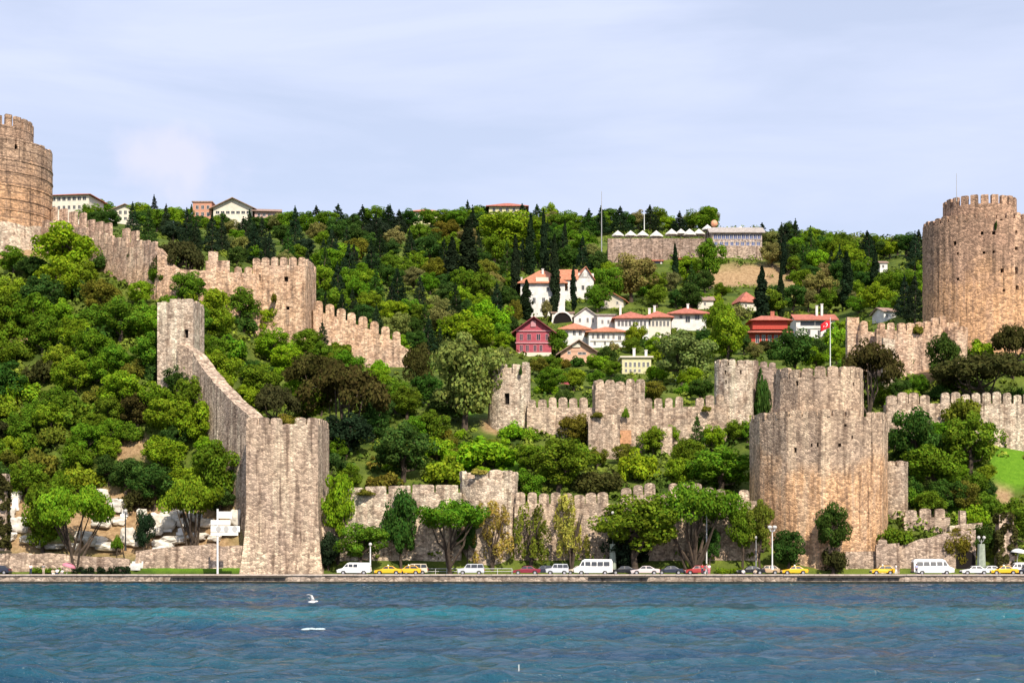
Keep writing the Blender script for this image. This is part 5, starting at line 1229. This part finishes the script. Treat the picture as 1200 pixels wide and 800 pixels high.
# ------------------------------------------------------------------ vehicles
def paint(name, col): return pmat(name, col, .32, var=.03, spec=.5)
PT = {'white': paint('white_paint', (.78, .78, .77)), 'yellow': paint('taxi_yellow', (.86, .46, .02)), 'silver': paint('silver_paint', (.52, .54, .58)), 'maroon': paint('maroon_paint', (.22, .02, .04)),
      'dark': paint('dark_blue_paint', (.03, .035, .06)), 'beige': paint('beige_paint', (.66, .58, .44)), 'rose': paint('pale_rose_silver_paint', (.66, .56, .56)), 'red': paint('dull_red_paint', (.40, .05, .05)), 'black': paint('black_paint', (.015, .015, .02)), 'tan': paint('tan_paint', (.50, .36, .22))}
M_tyre = pmat('tyre_rubber', (.02, .02, .02), .9); M_rim = pmat('wheel_rim', (.45, .45, .47), .4, .6); M_head = pmat('headlight_glass', (.8, .8, .75), .2); M_tail = pmat('taillight_glass', (.5, .02, .02), .3); M_bump = pmat('bumper_plastic', (.06, .06, .06), .7)
PROF = {  # x along length 0..1 from the nose, z in metres; upper outline then belt points
 'saloon': (4.4, 1.72, 1.42, [(0, .32), (0, .62), (.03, .74), (.27, .90), (.40, 1.38), (.47, 1.42), (.66, 1.41), (.82, .98), (.98, .93), (1, .75), (1, .35)], .92, [(.30, .93), (.405, 1.34), (.655, 1.35), (.775, .97)], [.52]),
 'hatch': (3.9, 1.68, 1.48, [(0, .32), (0, .66), (.04, .78), (.27, .95), (.40, 1.44), (.50, 1.48), (.80, 1.46), (.94, 1.02), (1, .95), (1, .35)], .95, [(.31, .98), (.415, 1.40), (.79, 1.40), (.90, 1.02)], [.56]),
 'suv': (4.3, 1.78, 1.75, [(0, .38), (0, .85), (.03, .98), (.24, 1.08), (.34, 1.68), (.40, 1.75), (.93, 1.73), (.99, 1.15), (1, .4)], 1.1, [(.285, 1.13), (.355, 1.64), (.92, 1.64), (.96, 1.15)], [.5, .74]),
 'van': (5.0, 1.9, 1.98, [(0, .35), (0, .75), (.04, .90), (.17, 1.08), (.29, 1.80), (.36, 1.96), (.96, 1.94), (1, 1.6), (1, .4)], 1.2, [(.215, 1.18), (.295, 1.70), (.62, 1.72), (.62, 1.22)], [.34, .48]),
 'minibus': (6.2, 2.05, 2.5, [(0, .4), (0, .95), (.04, 1.15), (.13, 1.35), (.21, 2.25), (.28, 2.5), (.97, 2.48), (1, 2.1), (1, .45)], 1.4, [(.165, 1.45), (.215, 2.08), (.93, 2.10), (.93, 1.45)], [.28, .44, .6, .76])}
def vehicle(name, kind, colour, px, label, cat, facing=-1, d=256.2, taxi=False, scale=1.0, band=None, rz=0.0, group='vehicles parked along the shore road'):
    Ln, Wd, Ht, prof, belt, win, pill = PROF[kind]; Ln *= scale; Wd *= .99
    x = (px-600)*d/F; root = empty(name, (x, d, 1.26), label, cat, group, rz=(0 if facing == 1 else math.pi)+rz)
    def X(t): return Ln/2-t*Ln            # nose towards +x
    def hw(z): return Wd/2-(max(0, z-belt)*.30)-max(0, .5-z)*.12
    m = MB(); hwl = [(X(t), z) for t, z in prof]
    # wheel arches in the lower outline
    low = []
    for wc in (.80, .19):
        c = X(wc); low += [(c-.40, .33), (c-.34, .55), (c-.12, .68), (c+.12, .68), (c+.34, .55), (c+.40, .33)]
    pl = hwl+low; n = len(pl); cols_ = [-1, -.86, .86, 1]
    P = []
    for k in cols_:
        for (xx, z) in pl:
            e = .06 if abs(k) == 1 else 0
            P.append((xx*(1-e*.25), k*hw(z), z-(e if z > 1.2 else 0)))
    f = [tuple(range(n)), tuple(reversed(range(3*n, 4*n)))]
    for s_ in range(3):
        for k in range(n): f.append((s_*n+k, s_*n+n+k, s_*n+n+(k+1) % n, s_*n+(k+1) % n))
    m.add(P, f); body = m.build('body', PT[colour], root, local=True)
    # side windows split by pillars, windscreen and rear window
    wn = MB()
    segs = []
    (ax, az), (bx, bz), (cx, cz_), (ex, ez) = win
    cuts = [ax]+pill+[max(cx, ex)]
    def top(t): return az+(bz-az)*(t-ax)/(bx-ax) if t < bx else (bz if t <= cx else (cz_+(ez-cz_)*(t-cx)/max(1e-5, ex-cx)))
    for sgn in (-1, 1):
        for a, b_ in zip(cuts, cuts[1:]):
            a2, b2 = a+.012, b_-.012; ts = sorted(set([a2, b2]+[t for t in (bx, cx) if a2 < t < b2])); zb_ = belt+.06
            P = [(X(t), sgn*(hw(zb_)+.012), zb_) for t in (a2, b2)]+[(X(t), sgn*(hw(max(zb_+.01, top(t)))+.012), max(zb_+.01, top(t))) for t in reversed(ts)]
            wn = MB(); wn.add(P, [tuple(range(len(P)))]); wn.build('window', M_glass, root, local=True, fix=False)
    i = max(range(len(prof)-1), key=lambda k: (prof[k+1][1]-prof[k][1]) if prof[k][0] < .4 and prof[k][0] > .05 else -9)
    def glassq(nm, p, q_):
        mm = MB(); (t0, z0), (t1, z1) = p, q_; a = Vector((X(t0), 0, z0)); b2 = Vector((X(t1), 0, z1)); dr = (b2-a).normalized(); nn = Vector((dr.z, 0, -dr.x)); nn = nn if (nn.x > 0) == (t0 < .5) else -nn
        a = a+dr*.08+nn*.012; b2 = b2-dr*.08+nn*.012
        mm.quad((a.x, -hw(a.z)+.12, a.z), (a.x, hw(a.z)-.12, a.z), (b2.x, hw(b2.z)-.12, b2.z), (b2.x, -hw(b2.z)+.12, b2.z)); mm.build(nm, M_glass, root, local=True, fix=False)
    glassq('windscreen', prof[i], prof[i+1])
    j = min(range(len(prof)-1), key=lambda k: (prof[k+1][1]-prof[k][1]) if prof[k][1] > belt+.15 and prof[k][0] > .5 else 9)
    glassq('rear_window', prof[j+1], prof[j])
    for wc in (.80, .19):
        for sgn in (-1, 1):
            def wheel(r0, y0, y1):
                mm = MB(); K = 16; c = Vector((X(wc), 0, .33)); P = [c+Vector((r*math.cos(2*math.pi*k/K), sgn*y, r*math.sin(2*math.pi*k/K))) for r, y in ((r0, y0), (r0, y1)) for k in range(K)]
                mm.add(P, [(k, (k+1) % K, K+(k+1) % K, K+k) for k in range(K)]+[tuple(range(K)), tuple(reversed(range(K, 2*K)))]); return mm
            ty = wheel(.33, Wd/2-.24, Wd/2-.02).build('wheel', M_tyre, root, local=True); wheel(.20, Wd/2-.05, Wd/2+.005).build('rim', M_rim, ty, local=True)
    for sgn in (-1, 1):
        mm = MB(); mm.box((Ln/2+.0, sgn*(Wd/2-.30), prof[1][1]-.02), (.06, .36, .16)); mm.build('headlight', M_head, root, local=True)
        mm = MB(); mm.box((-Ln/2-.0, sgn*(Wd/2-.25), prof[-1][1]+.42), (.06, .28, .2)); mm.build('taillight', M_tail, root, local=True)
    for sgn in (-1, 1): mm = MB(); mm.box((sgn*(Ln/2+.03), 0, .42), (.16, Wd*.94, .2)); mm.build('bumper', M_bump, root, local=True)
    if taxi: mm = MB(); mm.box((X(.5), 0, Ht+.09), (.22, .6, .18), 0, .8); mm.build('roof_sign', M_canvas, root, local=True)
    return root
vehicle('van', 'van', 'white', 415, 'white delivery van parked beside the tall shore tower', 'van', -1, scale=1.08)
vehicle('taxi', 'saloon', 'yellow', 455, 'front yellow taxi of the close pair in front of ivy dark tree', 'taxi', -1, taxi=True)
vehicle('taxi', 'hatch', 'yellow', 479, 'second yellow taxi close behind another taxi, touching the beige van', 'taxi', -1, d=256.4, taxi=True)
vehicle('van', 'suv', 'beige', 486, 'beige van half hidden behind the second yellow taxi', 'van', -1, d=259.4)
vehicle('minivan', 'suv', 'silver', 552, 'grey minivan parked under the forked spreading tree', 'minivan', -1, scale=1.0)
vehicle('parked_car', 'saloon', 'maroon', 617, 'maroon saloon car in front of the middle feathery shrub', 'car', -1)
vehicle('parked_car', 'hatch', 'dark', 637, 'dark blue car wedged between maroon saloon and silver car', 'car', -1, d=258.6)
vehicle('parked_car', 'suv', 'silver', 653, 'silver off-road car left of the beige saloon', 'car', -1, scale=.86)
vehicle('parked_car', 'saloon', 'beige', 678, 'beige saloon hidden partly behind the white minibus nose', 'car', -1, d=258.8)
vehicle('minibus', 'minibus', 'white', 695, 'white minibus under the big rounded street tree', 'minibus', -1)
vehicle('parked_car', 'saloon', 'rose', 756, 'pinkish silver saloon parked in deep shade of street trees', 'car', -1, scale=1.05)
vehicle('parked_car', 'saloon', 'black', 731, 'black car in shade just right of the white minibus', 'car', -1, d=259.4)
vehicle('parked_car', 'saloon', 'dark', 785, 'dark car in shade right of the pinkish silver saloon', 'car', -1, d=259.0)
vehicle('parked_car', 'hatch', 'red', 817, 'dull red car behind the people in pink', 'car', -1, d=257.8)
vehicle('parked_car', 'saloon', 'black', 880, 'black car behind two people sitting on the quay', 'car', -1, d=257.8)
vehicle('parked_car', 'hatch', 'tan', 899, 'tan car at the foot of the globe street lamp', 'car', -1, d=259.5)
vehicle('taxi', 'saloon', 'yellow', 931, 'yellow taxi alone in front of the domed bush tree', 'taxi', -1, taxi=True, scale=.95)
vehicle('taxi', 'hatch', 'yellow', 1034, 'yellow taxi in front of the stone parapet blocks near waterfront tower', 'taxi', -1, taxi=True, scale=.95)
vehicle('minibus', 'minibus', 'white', 1093, 'white minibus with dark window band before the sloping wall', 'minibus', 1, scale=1.05)
vehicle('parked_car', 'saloon', 'white', 1142, 'white saloon car before the dark arched hollow', 'car', -1)
vehicle('taxi', 'saloon', 'yellow', 1176, 'yellow taxi nearest to the right edge of the picture', 'taxi', -1, taxi=True)
vehicle('parked_car', 'saloon', 'white', 1160, 'white car peeping out behind the rightmost yellow taxi', 'car', -1, d=259)
vehicle('van', 'van', 'white', 1196, 'white van behind the dark car at the right picture edge', 'van', -1, d=260)
vehicle('parked_car', 'hatch', 'dark', 1204, 'dark blue car cut by the right picture edge', 'car', -1, d=256.3)
vehicle('parked_car', 'hatch', 'dark', -2, 'dark car cut by the left picture edge on the promenade road', 'car', -1, d=260.5)

# ------------------------------------------------------------------ people
M_skin = pmat('skin', (.50, .30, .21), .7, var=.05); M_hair = pmat('dark_hair', (.02, .015, .01), .8)
CL = {k: pmat(k+'_cloth', v, .9, var=.06) for k, v in {'white': (.75, .75, .74), 'pink': (.62, .22, .28), 'red': (.5, .05, .06), 'blue': (.35, .40, .62), 'navy': (.03, .04, .08), 'grey': (.2, .2, .2), 'beige': (.5, .42, .33)}.items()}
def skin(name, pts, edges, rad, mat, parent, root_i=0, lv=2):
    me = bpy.data.meshes.new(name); me.from_pydata([tuple(p) for p in pts], edges, []); me.update()
    me.materials.append(mat); o = bpy.data.objects.new(name, me); COL.objects.link(o)
    if parent: o.parent = parent
    a = o.modifiers.new('skin', 'SKIN'); a.use_smooth_shade = True; b = o.modifiers.new('sub', 'SUBSURF'); b.levels = lv; b.render_levels = lv
    for i, r in enumerate(rad):
        s_ = me.skin_vertices[0].data[i]; s_.radius = (r, r); s_.use_root = (i == root_i)
    return o
def person(px, d, z, label, top='white', legs='navy', pose='stand', rz=0, h=1.7):
    x = (px-600)*d/F; root = empty('person', (x, d, z), label, 'person', rz=rz); k = h/1.7
    if pose == 'sit':   # facing -y, seat at .42
        hip = .46; P = dict(pel=(0, 0, hip), ch=(0, .04, hip+.34), nk=(0, .02, hip+.54), hd=(0, 0, hip+.66), ht=(0, 0, hip+.78), sl=(-.18, .03, hip+.47), sr=(.18, .03, hip+.47), el=(-.25, -.12, hip+.22), er=(.25, -.12, hip+.22), wl=(-.16, -.34, hip+.14), wr=(.16, -.34, hip+.14), hl=(-.13, -.40, hip+.13), hr_=(.13, -.40, hip+.13),
                            kl=(-.13, -.44, hip+.04), kr=(.13, -.44, hip+.04), al=(-.13, -.46, .08), ar=(.13, -.46, .08), fl=(-.14, -.62, .04), fr=(.14, -.62, .04), jl=(-.10, -.04, hip-.02), jr=(.10, -.04, hip-.02))
    else:
        st = .16 if pose == 'walk' else .03; P = dict(pel=(0, 0, .93), ch=(0, 0, 1.22), nk=(0, 0, 1.44), hd=(0, -.01, 1.55), ht=(0, -.01, 1.66), sl=(-.19, 0, 1.38), sr=(.19, 0, 1.38), el=(-.25, .04, 1.10), er=(.25, .02, 1.10), wl=(-.26, -.08-st*.5, .87), wr=(.26, -.02+st, .87), hl=(-.26, -.11-st*.5, .79), hr_=(.26, -.04+st, .79),
                            kl=(-.10, -.03+st*.6, .49), kr=(.10, -.03-st*.6, .49), al=(-.10, .03+st, .08), ar=(.10, .03-st, .08), fl=(-.11, -.12+st, .04), fr=(.11, -.12-st, .04), jl=(-.09, 0, .88), jr=(.09, 0, .88))
    names = list(P); pts = [Vector(P[n])*k for n in names]; I = {n: i for i, n in enumerate(names)}
    E = [('pel', 'ch'), ('ch', 'nk'), ('nk', 'hd'), ('hd', 'ht'), ('ch', 'sl'), ('ch', 'sr'), ('sl', 'el'), ('el', 'wl'), ('wl', 'hl'), ('sr', 'er'), ('er', 'wr'), ('wr', 'hr_'), ('pel', 'jl'), ('pel', 'jr'), ('jl', 'kl'), ('kl', 'al'), ('al', 'fl'), ('jr', 'kr'), ('kr', 'ar'), ('ar', 'fr')]
    rad = dict(pel=.12, ch=.13, nk=.055, hd=.095, ht=.075, sl=.065, sr=.065, el=.042, er=.042, wl=.03, wr=.03, hl=.036, hr_=.036, kl=.062, kr=.062, al=.042, ar=.042, fl=.035, fr=.035, jl=.09, jr=.09)
    skin('body', pts, [(I[a], I[b]) for a, b in E], [rad[n]*k for n in names], M_skin, root)
    def sub(nm, keys, edges, mat, grow):
        idx = {n: i for i, n in enumerate(keys)}; skin(nm, [Vector(P[n])*k for n in keys], [(idx[a], idx[b]) for a, b in edges], [rad[n]*k+grow for n in keys], mat, root)
    sub('shirt', ['pel', 'ch', 'sl', 'sr', 'el', 'er'], [('pel', 'ch'), ('ch', 'sl'), ('ch', 'sr'), ('sl', 'el'), ('sr', 'er')], CL[top], .022)
    sub('trousers', ['pel', 'jl', 'jr', 'kl', 'kr', 'al', 'ar'], [('pel', 'jl'), ('pel', 'jr'), ('jl', 'kl'), ('kl', 'al'), ('jr', 'kr'), ('kr', 'ar')], CL[legs], .018)
    m = MB(); c = Vector(P['hd'])*k+Vector((0, .03, .075))*k; m.ball(c, .115*k, 12, 8, (1, 1.05, .95)); m.build('hair', M_hair, root, local=True, smooth=True)
    return root
person(36, 252.6, 1.33, 'person in a white top standing alone at far left of the promenade', 'white', 'navy')
person(51, 252.4, 1.33, 'person in grey standing left of the group by the red parasol', 'grey', 'beige')
person(67, 251.7, 1.1, 'person in white sitting on the quay edge beside the red parasol', 'white', 'navy', 'sit')
person(62, 252.3, 1.0, 'person in beige sitting close to the red parasol group', 'beige', 'white', 'sit', rz=.5)
person(73, 252.2, 1.0, 'person in white sitting just under the red parasol rim', 'white', 'grey', 'sit', rz=-.5)
person(823, 254.6, 1.33, 'person in red standing before the dull red car', 'red', 'navy', rz=.3)
person(828, 254.4, 1.33, 'person in pink standing right of the dull red car', 'pink', 'white', 'walk', rz=1.2)
person(831, 254.0, 1.33, 'person in white beside the person in pink', 'white', 'pink', rz=-.4)
person(871, 251.6, 1.0, 'person in white sitting on the quay, left of the sitting pair', 'white', 'navy', 'sit', rz=.2)
person(885, 251.6, 1.0, 'person in pale beige sitting on the quay, right of the sitting pair', 'beige', 'navy', 'sit', rz=-.3)
person(1050, 254.4, 1.33, 'person in white walking just right of the yellow taxi', 'white', 'white', 'walk', rz=1.4)
person(1074, 254.2, 1.33, 'person in light blue standing at the rear of the white minibus', 'blue', 'navy', rz=.2)
def shade(px, py, d, r, mat, label, tiltx, name='beach_parasol'):
    root = empty(name, W(px, 672, d), label, 'parasol'); p = W(px, py, d); b = W(px-4, 672, d)
    m = MB(); m.tube([b, p], .035); m.build('pole', M_pole, root)
    ax = (p-b).normalized(); Q = ax.to_track_quat('Z', 'Y').to_matrix(); n = 10; P = [p]
    for (rr, hh) in ((.5, -.12), (.85, -.36), (1.0, -.62)):
        for k in range(n): P.append(p+Q @ Vector((r*rr*math.cos(2*math.pi*k/n), r*rr*math.sin(2*math.pi*k/n), hh*r)))
    f = [(0, 1+k, 1+(k+1) % n) for k in range(n)]+[(1+j*n+k, 1+j*n+(k+1) % n, 1+(j+1)*n+(k+1) % n, 1+(j+1)*n+k) for j in range(2) for k in range(n)]
    m = MB(); m.add(P, f); o = m.build('canopy', mat, root, fix=False, smooth=True); md = o.modifiers.new('t', 'SOLIDIFY'); md.thickness = .02
shade(82, 659, 252.2, 1.1, CL['pink'], 'faded red beach parasol tilted over the group on the promenade', 1)
shade(1194, 642, 261, 1.3, M_canvas, 'white parasol above the vans at the right edge', 0, 'white_parasol')

# ------------------------------------------------------------------ on the water
def splash(px, py, w_, h_, lab, seed):
    d = H*F/(py-HY); rng = np.random.RandomState(seed); x = (px-600)*d/F; s_ = d/F; import bmesh
    b = bmesh.new()
    for k in range(60):
        u = rng.uniform(-1, 1); hh = (1-abs(u)**1.3)*h_*s_; M4 = Matrix.Translation((u*w_*s_/2, rng.uniform(-.4, .4), rng.uniform(-.3, 1)*hh*.22)) @ Matrix.Scale(rng.uniform(.03, .10), 4) @ Matrix.Diagonal((1.9, 2.6, .8, 1))
        bmesh.ops.create_icosphere(b, subdivisions=2, radius=1, matrix=M4)
    me = bpy.data.meshes.new('water_splash'); b.to_mesh(me); b.free(); me.materials.append(pmat('foam', (.42, .50, .52), .9, var=.02)); o = bpy.data.objects.new('foam_patch', me); COL.objects.link(o); o.location = (x, d, 0); tag(o, lab, 'foam')
def gull(px, py, wpx, lab):
    d = H*F/(py+6-HY); p = W(px, py, d); root = empty('seagull', p, lab, 'bird'); k = wpx*d/F/1.4
    M_f = pmat('white_feathers', (.82, .80, .79), .9, var=.05); M_g = pmat('grey_feathers', (.55, .54, .55), .9)
    m = MB(); prof = [(-.36, .02), (-.28, .05), (-.12, .10), (.05, .12), (.2, .09), (.28, .065), (.36, .07), (.42, .05), (.46, .015)]; V = []; n = 10
    for (x, r) in prof:
        for j in range(n): a = 2*math.pi*j/n; V.append((x*k, r*math.cos(a)*k, r*math.sin(a)*k+(.05*k if x > .25 else 0)))
    m.add(V, [(i*n+j, i*n+(j+1) % n, (i+1)*n+(j+1) % n, (i+1)*n+j) for i in range(len(prof)-1) for j in range(n)]+[tuple(range(n)), tuple(range((len(prof)-1)*n, len(prof)*n))]); m.build('body', M_f, root, local=True, smooth=True)
    m = MB(); m.add([(.46*k, -.012*k, .055*k), (.46*k, .012*k, .055*k), (.54*k, 0, .035*k), (.46*k, 0, .03*k)], [(0, 1, 2), (1, 3, 2), (3, 0, 2), (0, 3, 1)]); m.build('beak', pmat('beak_yellow', (.7, .45, .05), .6), root, local=True)
    for sgn, up, bx in ((-1, .62, -.35), (1, .30, -.5)):
        m = MB(); st = [(0, .05, .07, .16), (.22, .30*up+.1, .02, .17), (.45, .75*up+.1, -.06, .14), (.72, .85*up+.1, -.22, .06), (.85, .8*up+.1, -.32, .01)]; V = []
        for (y, z, xo, ch) in st:
            for (fx, fz) in ((1, 0), (0, .018), (-1, 0), (0, -.012)): V.append(((xo+fx*ch)*k+bx*y*.3*k, sgn*y*k*.4-.0, (z+fz)*k))
        m.add(V, [(i*4+j, i*4+(j+1) % 4, (i+1)*4+(j+1) % 4, (i+1)*4+j) for i in range(len(st)-1) for j in range(4)]+[(0, 1, 2, 3), (16, 17, 18, 19)]); m.build('wing', M_g if sgn > 0 else M_f, root, local=True, smooth=True)
gull(366, 705, 20, 'white gull with raised wings flying just above the water at left')
splash(367, 737, 22, 3, 'small patch of white foam on the water below the gull', 3)
m = MB(); d = 56; m.tube([W(608, 830, d), W(608, 778, d)], .018, 6); tag(m.build('marker_stake', M_pole), 'thin pale stake rising out of the water at the bottom edge', 'stake')

# ------------------------------------------------------------------ past 290 broadleaf trees the smallest, farthest ones become one wood
def far_wood():
    br = sorted([t for t in TREES if t[1] == 'broad' and not t[7]], key=lambda t: -t[4]*t[5]); lab = sum(1 for t in TREES if t[1] == 'broad' and t[7])
    rest = br[max(0, 285-lab):]; Vs = []; Qs = []; Ts = []; Cs = []; n = 0; tv = MB()
    for t in rest:
        root = t[0]; cr = [c for c in root.children if c.name.startswith('crown')][0]; tk = [c for c in root.children if c.name.startswith('trunk')][0]
        M = Matrix.Translation(root.location+cr.location) @ Matrix.Rotation(cr.rotation_euler[2], 4, 'Z') @ Matrix.Diagonal((*cr.scale, 1))
        me = cr.data; co = np.empty(len(me.vertices)*3, np.float32); me.vertices.foreach_get('co', co); co = co.reshape(-1, 3); A = np.array(M)
        Vs.append(co @ A[:3, :3].T+A[:3, 3]); k = len(me.polygons); Qs.append(np.arange(4*k).reshape(-1, 4)+n); n += 4*k
        to = np.empty(k, np.float32); me.attributes['tone'].data.foreach_get('value', to); Ts.append(to); Cs.append(np.tile(np.array(list(cr.color)[:3]+[1], np.float32), (k, 1)))
        M2 = Matrix.Translation(root.location+tk.location) @ Matrix.Rotation(tk.rotation_euler[2], 4, 'Z') @ Matrix.Diagonal((*tk.scale, 1)); tv.add([M2 @ v.co for v in tk.data.vertices], [tuple(p.vertices) for p in tk.data.polygons])
        bpy.data.objects.remove(cr); bpy.data.objects.remove(tk); bpy.data.objects.remove(root); TREES.remove(t)
    m = M_leaf.copy(); m.name = 'far_foliage'; t = m.node_tree; at = N(t, 'ShaderNodeAttribute', attribute_name='leafcol'); hs = [x for x in t.nodes if x.type == 'HUE_SAT'][0]; L(t, at.outputs['Color'], hs.inputs['Color'])
    me = np_mesh('far_wood', np.concatenate(Vs), np.concatenate(Qs), m)
    a = me.attributes.new('tone', 'FLOAT', 'FACE'); a.data.foreach_set('value', np.concatenate(Ts)); a = me.attributes.new('leafcol', 'FLOAT_COLOR', 'FACE'); a.data.foreach_set('color', np.concatenate(Cs).ravel())
    o = bpy.data.objects.new('far_wood', me); COL.objects.link(o); tag(o, 'far mass of small tree crowns filling the wood between the larger hillside trees', 'wood', kind='stuff')
    tv.build('trunks', M_bark, o, fix=False)
far_wood()
# ------------------------------------------------------------------ labels for the trees of the woods: tone, kind and where they stand
LM = [(25,200,'the left round tower'),(75,290,'the vivid green tree'),(140,280,'the stepped wall'),(207,385,'the small pale square tower'),(335,345,'the square hilltop tower'),(330,580,'the tall shore tower'),(255,460,'the steep bare wall'),(440,398,'the descending hill wall'),
      (402,462,'the largest dark pine'),(545,436,'the very large pale tree'),(597,460,'the pale ruined turret'),(573,600,'the small shore turret'),(627,395,'the crimson house'),(640,335,'the white villa'),(592,238,'the red skyline roof'),(498,246,'the orange skyline roof'),(270,245,'the white skyline building'),
      (84,240,'the beige apartment block'),(146,250,'the brownish skyline house'),(725,490,'the square gate tower'),(800,480,'the middle wall'),(860,460,'the ivied round tower'),(959,540,'the waterfront tower'),(900,385,'the red pavilion'),(957,380,'the white flag house'),(800,412,'the round grey-green tree'),
      (745,428,'the yellow house'),(680,410,'the peach house'),(865,285,'the hilltop arcade'),(760,275,'the parasol terrace'),(705,250,'the tall mast'),(1148,320,'the right round tower'),(1060,388,'the upper ruined wall'),(1150,470,'the long right wall'),(1026,318,'the lone cypress'),(540,305,'the thick cypress pair'),
      (80,600,'the leaning shore tree'),(222,588,'the flat-topped shore tree'),(255,615,'the signboard'),(457,252,'the highest fir'),(912,345,'the slim black cypress'),(767,314,'the white and red building'),(470,522,'the blue-green slope tree'),(40,450,'the left picture edge')]
ORD = ['nearest', 'second nearest', 'third nearest', 'fourth nearest', 'fifth nearest', 'sixth nearest', 'seventh nearest', 'eighth nearest', 'ninth nearest', 'tenth nearest']+[w_+' nearest' for w_ in 'eleventh twelfth thirteenth fourteenth fifteenth sixteenth seventeenth eighteenth nineteenth twentieth'.split()]
KW = {'broad': 'broadleaf tree', 'spread': 'spreading tree', 'bush': 'bush', 'pine': 'umbrella pine', 'conifer': 'pointed conifer', 'cypress': 'cypress', 'feather': 'shrub', 'rock': 'pale rock', 'tomb': 'white gravestone'}
bins = {}
for t in TREES:
    if t[7]: continue
    root, kind, px, py, ww, hh, c, _ = t
    lm = min(LM, key=lambda q_: math.hypot(px-q_[0], (py-q_[1])*1.2)); dx, dy = px-lm[0], py-lm[1]
    rel = ('right of' if dx > 0 else 'left of') if abs(dx) > abs(dy)*1.1 else ('below' if dy > 0 else 'above')
    bins.setdefault((TN.get(c, ''), KW[kind], rel, lm[2]), []).append((math.hypot(dx, dy), root))
for (tn, kw, rel, lm), lst in bins.items():
    lst.sort(key=lambda a: a[0])
    for k, (_, root) in enumerate(lst):
        root['label'] = ('%s %s %s %s' % (tn, kw, rel, lm)).strip() if len(lst) == 1 else ('%s %s, %s one %s %s' % (tn, kw, ORD[min(k, 19)], rel, lm)).strip()
        root['group'] = root.get('group') or ('trees and bushes of the wooded hillside')
print('TREES', len(TREES), 'objects', len(bpy.data.objects))
